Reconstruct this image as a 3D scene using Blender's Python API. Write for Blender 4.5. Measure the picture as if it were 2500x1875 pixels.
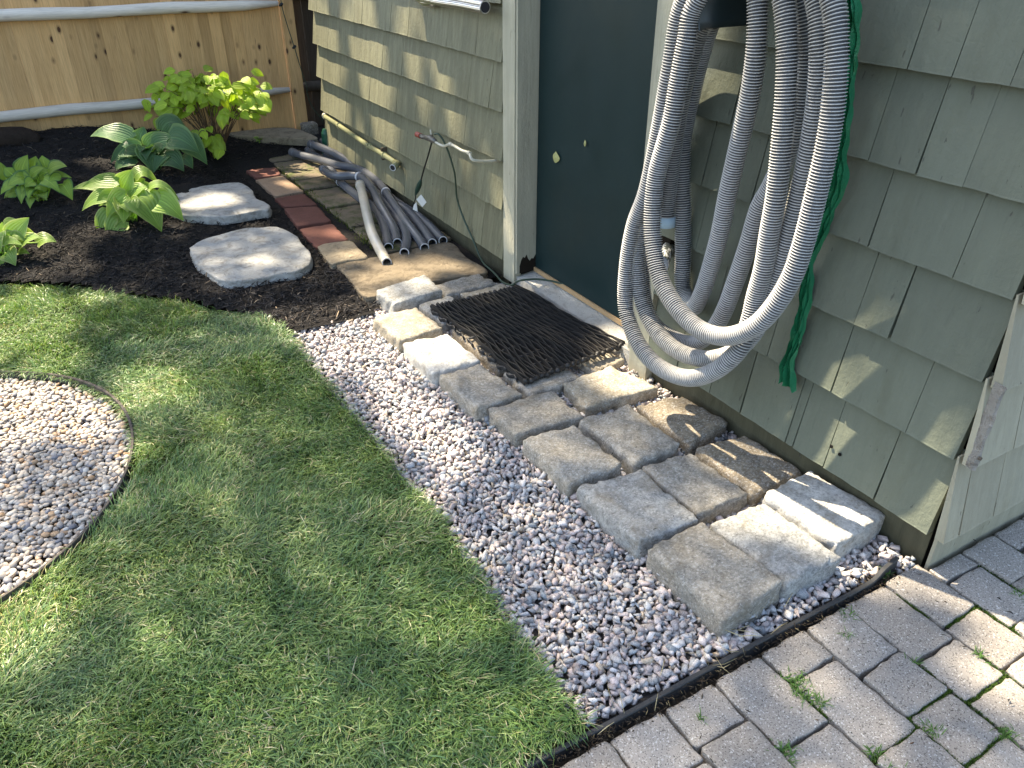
import bpy, bmesh, math, random
import numpy as np
from mathutils import Vector, Matrix

scene = bpy.context.scene
for o in list(bpy.data.objects):
    bpy.data.objects.remove(o, do_unlink=True)
COL = scene.collection

# ------------------------------------------------------------------ camera
cam_data = bpy.data.cameras.new('camera')
cam = bpy.data.objects.new('camera', cam_data)
COL.objects.link(cam)
CAM = Vector((-1.7677, -0.7779, 1.5))
_r, _u, _f = Vector((0.861634, -0.507527, 0.001635)), Vector((0.258132, 0.441004, 0.859583)), Vector((0.436983, 0.740224, -0.510993))
cam.matrix_world = Matrix(((_r.x, _u.x, -_f.x, CAM.x), (_r.y, _u.y, -_f.y, CAM.y), (_r.z, _u.z, -_f.z, CAM.z), (0, 0, 0, 1)))
cam_data.sensor_width = 36.0
cam_data.lens = 27.37
cam_data.clip_start = 0.02
cam_data.clip_end = 400.0
scene.camera = cam

# ------------------------------------------------------------------ light
SUN_DIR = Vector((1.0, -2.6, -4.0)).normalized()          # the way the light travels
to_sun = -SUN_DIR
world = bpy.data.worlds.new('World')
scene.world = world
world.use_nodes = True
wn = world.node_tree
wn.nodes.clear()
w_out = wn.nodes.new('ShaderNodeOutputWorld')
w_bg = wn.nodes.new('ShaderNodeBackground')
w_sky = wn.nodes.new('ShaderNodeTexSky')
w_sky.sky_type = 'NISHITA'
w_sky.sun_disc = False
w_sky.sun_elevation = math.asin(to_sun.z)
w_sky.sun_rotation = math.atan2(to_sun.x, to_sun.y)
w_sky.air_density = 1.0
w_sky.dust_density = 2.0
w_sky.ozone_density = 1.0
w_bg.inputs['Strength'].default_value = 0.15
wn.links.new(w_sky.outputs[0], w_bg.inputs[0])
wn.links.new(w_bg.outputs[0], w_out.inputs[0])
sun_data = bpy.data.lights.new('sun', 'SUN')
sun_data.energy = 4.7
sun_data.angle = math.radians(0.55)
sun_data.color = (1.0, 0.89, 0.72)
sun = bpy.data.objects.new('sun', sun_data)
COL.objects.link(sun)
sun.rotation_euler = SUN_DIR.to_track_quat('-Z', 'Y').to_euler()
scene.view_settings.view_transform = 'Standard'
scene.view_settings.look = 'None'
scene.view_settings.gamma = 1.0
scene.view_settings.use_curve_mapping = False
scene.view_settings.exposure = 1.85
scene.view_settings.use_white_balance = True        # the phone's white balance: the shade reads neutral
scene.view_settings.white_balance_temperature = 7050
scene.view_settings.white_balance_tint = 8
scene.cycles.max_bounces = 7
scene.cycles.diffuse_bounces = 4

# ------------------------------------------------------------------ helpers
RNG = random.Random(7)
NP = np.random.default_rng(11)

def link(o, parent=None):
    COL.objects.link(o)
    if parent is not None:
        o.parent = parent
    return o

def tag(o, label=None, cat=None, group=None, kind=None):
    if label: o['label'] = label
    if cat: o['category'] = cat
    if group: o['group'] = group
    if kind: o['kind'] = kind
    return o

def empty(name, loc=(0, 0, 0)):
    o = bpy.data.objects.new(name, None)
    o.location = loc
    o.empty_display_size = 0.05
    COL.objects.link(o)
    return o

def keep_child(o, parent):
    o.parent = parent
    o.matrix_parent_inverse = Matrix.Translation(parent.location).inverted()
    return o

class MB:
    """collects vertices and faces for one mesh"""
    def __init__(self):
        self.v, self.f, self.c, self.uv = [], [], [], []
    def add(self, verts, faces, col=None):
        n = len(self.v)
        self.v += [tuple(p) for p in verts]
        self.f += [tuple(i + n for i in q) for q in faces]
        if col is not None:
            self.c += [col] * len(verts) if not isinstance(col, list) else col
        return n
    def box(self, lo, hi):
        (a, b, c), (d, e, g) = lo, hi
        v = [(a, b, c), (d, b, c), (d, e, c), (a, e, c), (a, b, g), (d, b, g), (d, e, g), (a, e, g)]
        self.add(v, [(0, 3, 2, 1), (4, 5, 6, 7), (0, 1, 5, 4), (1, 2, 6, 5), (2, 3, 7, 6), (3, 0, 4, 7)])
        return self
    def tube(self, pts, rad, seg=12, cap=True, smooth_n=None):
        P = smooth_path(pts, smooth_n) if smooth_n else [Vector(p) for p in pts]
        R = rad if hasattr(rad, '__len__') else [rad] * len(P)
        if len(R) != len(P):
            R = list(np.interp(np.linspace(0, 1, len(P)), np.linspace(0, 1, len(R)), R))
        fr = frames(P)
        vs, fs = [], []
        for p, (a, b), r in zip(P, fr, R):
            for k in range(seg):
                t = 2 * math.pi * k / seg
                vs.append(p + a * (math.cos(t) * r) + b * (math.sin(t) * r))
        for i in range(len(P) - 1):
            for k in range(seg):
                k2 = (k + 1) % seg
                fs.append((i * seg + k, i * seg + k2, (i + 1) * seg + k2, (i + 1) * seg + k))
        if cap:
            fs.append(tuple(range(seg - 1, -1, -1)))
            fs.append(tuple((len(P) - 1) * seg + k for k in range(seg)))
        self.add(vs, fs)
        return self
    def build(self, name, mat, parent=None, smooth=False):
        me = bpy.data.meshes.new(name)
        me.from_pydata(self.v, [], self.f)
        if self.c:
            at = me.color_attributes.new('Col', 'FLOAT_COLOR', 'POINT')
            at.data.foreach_set('color', np.array([(c[0], c[1], c[2], 1.0) for c in self.c], dtype=np.float32).ravel())
        me.materials.append(mat)
        if smooth:
            me.polygons.foreach_set('use_smooth', [True] * len(me.polygons))
        me.update()
        o = bpy.data.objects.new(name, me)
        COL.objects.link(o)
        if parent is not None:
            keep_child(o, parent) if parent.type == 'EMPTY' else setattr(o, 'parent', parent)
        return o

def np_mesh(name, verts, tris, mat, cols=None, smooth=False, parent=None):
    me = bpy.data.meshes.new(name)
    nv, nf = len(verts), len(tris)
    k = tris.shape[1]
    me.vertices.add(nv)
    me.vertices.foreach_set('co', np.ascontiguousarray(verts, dtype=np.float32).ravel())
    me.loops.add(nf * k)
    me.loops.foreach_set('vertex_index', np.ascontiguousarray(tris, dtype=np.int32).ravel())
    me.polygons.add(nf)
    me.polygons.foreach_set('loop_start', np.arange(0, nf * k, k, dtype=np.int32))
    me.polygons.foreach_set('loop_total', np.full(nf, k, dtype=np.int32))
    if smooth:
        me.polygons.foreach_set('use_smooth', np.ones(nf, dtype=bool))
    if cols is not None:
        at = me.color_attributes.new('Col', 'FLOAT_COLOR', 'POINT')
        at.data.foreach_set('color', np.c_[cols, np.ones(nv)].astype(np.float32).ravel())
    me.materials.append(mat)
    me.update(calc_edges=True)
    o = bpy.data.objects.new(name, me)
    COL.objects.link(o)
    if parent is not None:
        o.parent = parent
    return o

def smooth_path(pts, n):
    """Catmull-Rom through the points, resampled to about n points per span"""
    P = [Vector(p) for p in pts]
    Q = [P[0] * 2 - P[1]] + P + [P[-1] * 2 - P[-2]]
    out = []
    for i in range(1, len(Q) - 2):
        a, b, c, d = Q[i - 1:i + 3]
        for k in range(n):
            t = k / n
            out.append(0.5 * ((2 * b) + (c - a) * t + (2 * a - 5 * b + 4 * c - d) * t * t + (3 * b - a - 3 * c + d) * t ** 3))
    out.append(P[-1])
    return out

def resample(P, step):
    d = [0.0]
    for a, b in zip(P, P[1:]):
        d.append(d[-1] + (b - a).length)
    n = max(2, int(d[-1] / step))
    s = np.linspace(0, d[-1], n)
    A = np.array([tuple(p) for p in P])
    return [Vector((np.interp(x, d, A[:, 0]), np.interp(x, d, A[:, 1]), np.interp(x, d, A[:, 2]))) for x in s]

def frames(P):
    out = []
    t0 = (P[1] - P[0]).normalized()
    a = t0.orthogonal().normalized()
    for i, p in enumerate(P):
        t = (P[min(i + 1, len(P) - 1)] - P[max(i - 1, 0)])
        t = t.normalized() if t.length > 1e-9 else t0
        a = (a - t * a.dot(t))
        a = a.normalized() if a.length > 1e-6 else t.orthogonal().normalized()
        out.append((a, t.cross(a)))
    return out

def vnoise(x, y, seed=0):
    """value noise on numpy arrays, 0..1"""
    xi, yi = np.floor(x).astype(np.int64), np.floor(y).astype(np.int64)
    fx, fy = x - xi, y - yi
    fx, fy = fx * fx * (3 - 2 * fx), fy * fy * (3 - 2 * fy)
    def h(a, b):
        n = (a * 374761393 + b * 668265263 + seed * 1442695041) & 0x7fffffff
        n = ((n ^ (n >> 13)) * 1274126177) & 0x7fffffff
        return ((n ^ (n >> 16)) & 0xffff) / 65535.0
    a, b, c, d = h(xi, yi), h(xi + 1, yi), h(xi, yi + 1), h(xi + 1, yi + 1)
    return (a * (1 - fx) + b * fx) * (1 - fy) + (c * (1 - fx) + d * fx) * fy

def fbm(x, y, seed=0):
    x, y = np.asarray(x, float), np.asarray(y, float)
    return .55 * vnoise(x, y, seed) + .3 * vnoise(x * 2.1, y * 2.1, seed + 1) + .15 * vnoise(x * 4.3, y * 4.3, seed + 2)

def inside(poly, x, y):
    """vectorised point in polygon"""
    x, y = np.asarray(x), np.asarray(y)
    r = np.zeros(x.shape, bool)
    n = len(poly)
    for i in range(n):
        (x1, y1), (x2, y2) = poly[i][:2], poly[(i + 1) % n][:2]
        if y1 == y2:
            continue
        c = ((y1 > y) != (y2 > y)) & (x < (x2 - x1) * (y - y1) / (y2 - y1) + x1)
        r ^= c
    return r

def sstep(t):
    t = np.clip(t, 0, 1)
    return t * t * (3 - 2 * t)

def hill(x, y):
    x, y = np.asarray(x, float), np.asarray(y, float)
    h = .045 + .24 * sstep((y - 3.3) / 2.2) * (.12 + .88 * sstep((-x - .1) / 1.6))
    flat = sstep((x + 1.0) / .25) * (1 - sstep((y - 4.75) / .4))
    return h * (1 - flat) + .040 * flat

# ------------------------------------------------------------------ materials
def hexc(h):
    h = h.lstrip('#')
    return tuple(((int(h[i:i + 2], 16) / 255 + .055) / 1.055) ** 2.4 if int(h[i:i + 2], 16) > 10 else int(h[i:i + 2], 16) / 255 / 12.92 for i in (0, 2, 4))

class NT:
    def __init__(self, name):
        self.m = bpy.data.materials.new(name)
        self.m.use_nodes = True
        self.t = self.m.node_tree
        self.t.nodes.clear()
        self.out = self.t.nodes.new('ShaderNodeOutputMaterial')
        self.b = self.t.nodes.new('ShaderNodeBsdfPrincipled')
        self.t.links.new(self.b.outputs[0], self.out.inputs[0])
        self.geo = None
    def n(self, typ, **kw):
        nd = self.t.nodes.new(typ)
        for k, v in kw.items():
            setattr(nd, k, v)
        return nd
    def l(self, a, b):
        self.t.links.new(a, b)
    def pos(self, scale=(1, 1, 1), obj=False, rot=None, rnd=False):
        tc = self.n('ShaderNodeTexCoord') if obj else self.n('ShaderNodeNewGeometry')
        src = tc.outputs['Object'] if obj else tc.outputs['Position']
        mp = self.n('ShaderNodeMapping')
        mp.inputs['Scale'].default_value = scale
        if rot: mp.inputs['Rotation'].default_value = rot
        if rnd:
            oi = self.n('ShaderNodeObjectInfo')
            mu = self.n('ShaderNodeMath', operation='MULTIPLY'); mu.inputs[1].default_value = 57.0
            self.l(oi.outputs['Random'], mu.inputs[0])
            ad = self.n('ShaderNodeVectorMath', operation='ADD')
            self.l(src, ad.inputs[0]); self.l(mu.outputs[0], ad.inputs[1])
            src = ad.outputs[0]
        self.l(src, mp.inputs['Vector'])
        return mp.outputs[0]
    def noise(self, scale, detail=4, rough=.6, vec=None, dist=0):
        nd = self.n('ShaderNodeTexNoise')
        nd.inputs['Scale'].default_value = scale
        nd.inputs['Detail'].default_value = detail
        nd.inputs['Roughness'].default_value = rough
        nd.inputs['Distortion'].default_value = dist
        if vec is not None: self.l(vec, nd.inputs['Vector'])
        return nd.outputs['Fac']
    def voro(self, scale, vec=None, feature='F1', out='Distance'):
        nd = self.n('ShaderNodeTexVoronoi', feature=feature)
        nd.inputs['Scale'].default_value = scale
        if vec is not None: self.l(vec, nd.inputs['Vector'])
        return nd.outputs[out]
    def ramp(self, fac, stops, interp='LINEAR'):
        nd = self.n('ShaderNodeValToRGB')
        cr = nd.color_ramp
        cr.interpolation = interp
        while len(cr.elements) < len(stops):
            cr.elements.new(.5)
        for e, (p, c) in zip(cr.elements, stops):
            e.position = p
            e.color = (*c, 1) if len(c) == 3 else c
        self.l(fac, nd.inputs[0])
        return nd.outputs[0]
    def mix(self, fac, a, b, mode='MIX'):
        nd = self.n('ShaderNodeMix', data_type='RGBA', blend_type=mode)
        for sock, v in ((nd.inputs[0], fac), (nd.inputs[6], a), (nd.inputs[7], b)):
            if hasattr(v, 'is_output'):
                self.l(v, sock)
            elif hasattr(v, '__len__'):
                sock.default_value = (*v[:3], 1)
            else:
                sock.default_value = v
        return nd.outputs[2]
    def math(self, op, a, b=0.0):
        nd = self.n('ShaderNodeMath', operation=op)
        for s, v in ((nd.inputs[0], a), (nd.inputs[1], b)):
            if hasattr(v, 'is_output'): self.l(v, s)
            else: s.default_value = v
        return nd.outputs[0]
    def rand_tint(self, col, lo=.8, hi=1.15):
        oi = self.n('ShaderNodeObjectInfo')
        mr = self.n('ShaderNodeMapRange')
        mr.inputs[3].default_value, mr.inputs[4].default_value = lo, hi
        self.l(oi.outputs['Random'], mr.inputs[0])
        sc = self.n('ShaderNodeVectorMath', operation='SCALE')
        self.l(col, sc.inputs[0]) if hasattr(col, 'is_output') else None
        self.l(mr.outputs[0], sc.inputs['Scale'])
        return sc.outputs[0]
    def attr(self, name='Col'):
        nd = self.n('ShaderNodeAttribute')
        nd.attribute_name = name
        return nd.outputs['Color']
    def bump(self, h, strength=.4, dist=.004):
        nd = self.n('ShaderNodeBump')
        nd.inputs['Strength'].default_value = strength
        nd.inputs['Distance'].default_value = dist
        self.l(h, nd.inputs['Height'])
        self.l(nd.outputs[0], self.b.inputs['Normal'])
        return nd
    def done(self, col, rough=.8, spec=.3, metal=0.0, transl=0.0):
        if hasattr(col, 'is_output'): self.l(col, self.b.inputs['Base Color'])
        else: self.b.inputs['Base Color'].default_value = (*col, 1)
        if hasattr(rough, 'is_output'): self.l(rough, self.b.inputs['Roughness'])
        else: self.b.inputs['Roughness'].default_value = rough
        self.b.inputs['Specular IOR Level'].default_value = spec
        self.b.inputs['Metallic'].default_value = metal
        if transl:
            tr = self.n('ShaderNodeBsdfTranslucent')
            if hasattr(col, 'is_output'):
                br = self.mix(1.0, col, (1.12, 1.2, .55), 'MULTIPLY')
                self.l(br, tr.inputs[0])
            else: tr.inputs[0].default_value = (col[0] * 1.25, col[1] * 1.35, col[2] * .55, 1)
            mx = self.n('ShaderNodeMixShader')
            mx.inputs[0].default_value = transl
            self.l(self.b.outputs[0], mx.inputs[1]); self.l(tr.outputs[0], mx.inputs[2])
            self.l(mx.outputs[0], self.out.inputs[0])
        return self.m

def simple(name, col, rough=.6, spec=.4, metal=0, var=.15, vs=30, bump=.15, bd=.002, bs=120, tint=0):
    t = NT(name)
    p = t.pos()
    c = t.mix(t.noise(vs, 4, .6, p), tuple(x * (1 - var) for x in col), tuple(min(1, x * (1 + var)) for x in col))
    if tint: c = t.rand_tint(c, 1 - tint, 1 + tint)
    if bump: t.bump(t.noise(bs, 3, .6, p), bump, bd)
    return t.done(c, rough, spec, metal)

def mat_paint(name, base, streak=.5, worn=1.0):
    """old exterior paint over rough sawn shingles: grain, brush relief, small flakes and dark cracks"""
    t = NT(name)
    p = t.pos()
    gp = t.pos((60, 60, 4.5), rnd=True)
    big = t.noise(2.2, 4, .6, p)
    c = t.mix(big, tuple(x * .80 for x in base), tuple(x * 1.16 for x in base))
    grain = t.noise(1.0, 5, .65, gp)
    c = t.mix(t.ramp(grain, [(.30, (worn,) * 3), (.42, (0, 0, 0))]), c, tuple(x * .62 for x in base))
    broad = t.noise(1.0, 4, .7, t.pos((28, 28, 2.2), rnd=True))
    c = t.mix(t.ramp(broad, [(.40, (.85 * worn,) * 3), (.58, (0, 0, 0))]), c, tuple(x * .74 for x in base))
    c = t.mix(t.ramp(broad, [(.60, (0, 0, 0)), (.78, (.8 * worn,) * 3)]), c, tuple(min(1, x * 1.28) for x in base))
    dirt = t.noise(7, 5, .7, t.pos((1, 1, .35)))
    c = t.mix(t.ramp(dirt, [(.55, (0, 0, 0)), (.75, (.55, .55, .55))]), c, (base[0] * .72, base[1] * .70, base[2] * .62))
    # small chips showing dark bare wood, longer than wide
    chip = t.noise(1.0, 3, .55, t.pos((75, 75, 14), rnd=True))
    chipm = t.ramp(chip, [(.70, (0, 0, 0)), (.725, (1, 1, 1))])
    c = t.mix(t.math('MULTIPLY', chipm, streak), c, (.045, .04, .035))
    c = t.rand_tint(c, .9, 1.09)
    h = t.math('ADD', t.math('MULTIPLY', grain, .6), t.noise(55, 4, .65, p))
    h = t.math('SUBTRACT', h, t.math('MULTIPLY', chipm, .5))
    t.bump(h, .55, .0045)
    return t.done(c, .62, .35)

def mat_granite(name, a, b, dark=(.06, .06, .062)):
    t = NT(name)
    p = t.pos(rnd=True)
    c = t.mix(t.ramp(t.noise(8, 5, .7, p), [(.32, (0, 0, 0)), (.68, (1, 1, 1))]), tuple(x * .82 for x in a), b)
    c = t.mix(t.ramp(t.noise(30, 6, .75, p, .6), [(.40, (.65, .65, .65)), (.56, (0, 0, 0))]), c, tuple(x * .55 for x in a))
    grit = t.noise(95, 6, .82, p, .4)
    c = t.mix(t.ramp(grit, [(.30, (.85, .85, .85)), (.52, (0, 0, 0))]), c, dark)
    c = t.mix(t.ramp(t.noise(120, 5, .8, t.pos((1, 1.2, 1.3), rnd=True)), [(.50, (0, 0, 0)), (.72, (.9, .9, .9))]), c, (.66, .65, .62))
    st = t.noise(11, 6, .75, p, .5)
    c = t.mix(t.ramp(st, [(.50, (0, 0, 0)), (.70, (.65, .65, .65))]), c, (.20, .165, .11))
    c = t.rand_tint(c, .88, 1.1)
    t.bump(t.math('ADD', t.noise(38, 6, .75, p), t.math('MULTIPLY', grit, .6)), .9, .007)
    return t.done(c, .85, .25)

def mat_attr(name, rough=.75, spec=.3, transl=0, bump=0, bs=200, bd=.002, speck=0):
    t = NT(name)
    c = t.attr()
    p = t.pos()
    if speck:
        c = t.mix(t.ramp(t.noise(420, 3, .7, p), [(.40, (speck, speck, speck)), (.5, (0, 0, 0))]), c, (.06, .06, .07))
        c = t.mix(t.ramp(t.noise(330, 2, .6, p), [(.56, (0, 0, 0)), (.68, (speck, speck, speck))]), c, (.66, .62, .58))
    if bump: t.bump(t.noise(bs, 4, .65, p), bump, bd)
    return t.done(c, rough, spec, 0, transl)

MAT = {}
SAGE = (.205, .203, .14)
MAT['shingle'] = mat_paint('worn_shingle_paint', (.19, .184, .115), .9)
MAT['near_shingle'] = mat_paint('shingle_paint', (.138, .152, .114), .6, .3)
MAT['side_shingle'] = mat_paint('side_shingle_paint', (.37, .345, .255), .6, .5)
MAT['trim'] = mat_paint('trim_paint', (.43, .41, .31), .5, .6)
MAT['skirt'] = mat_paint('shaded_skirt_paint', (.085, .08, .048), 1.0)  # recess shadow under the shingles is darkened into the skirt colour
MAT['sheathing'] = simple('dark_sheathing', (.012, .011, .01), .9, .1)
MAT['roof'] = simple('roof_felt', (.05, .05, .05), .9, .2)

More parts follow.
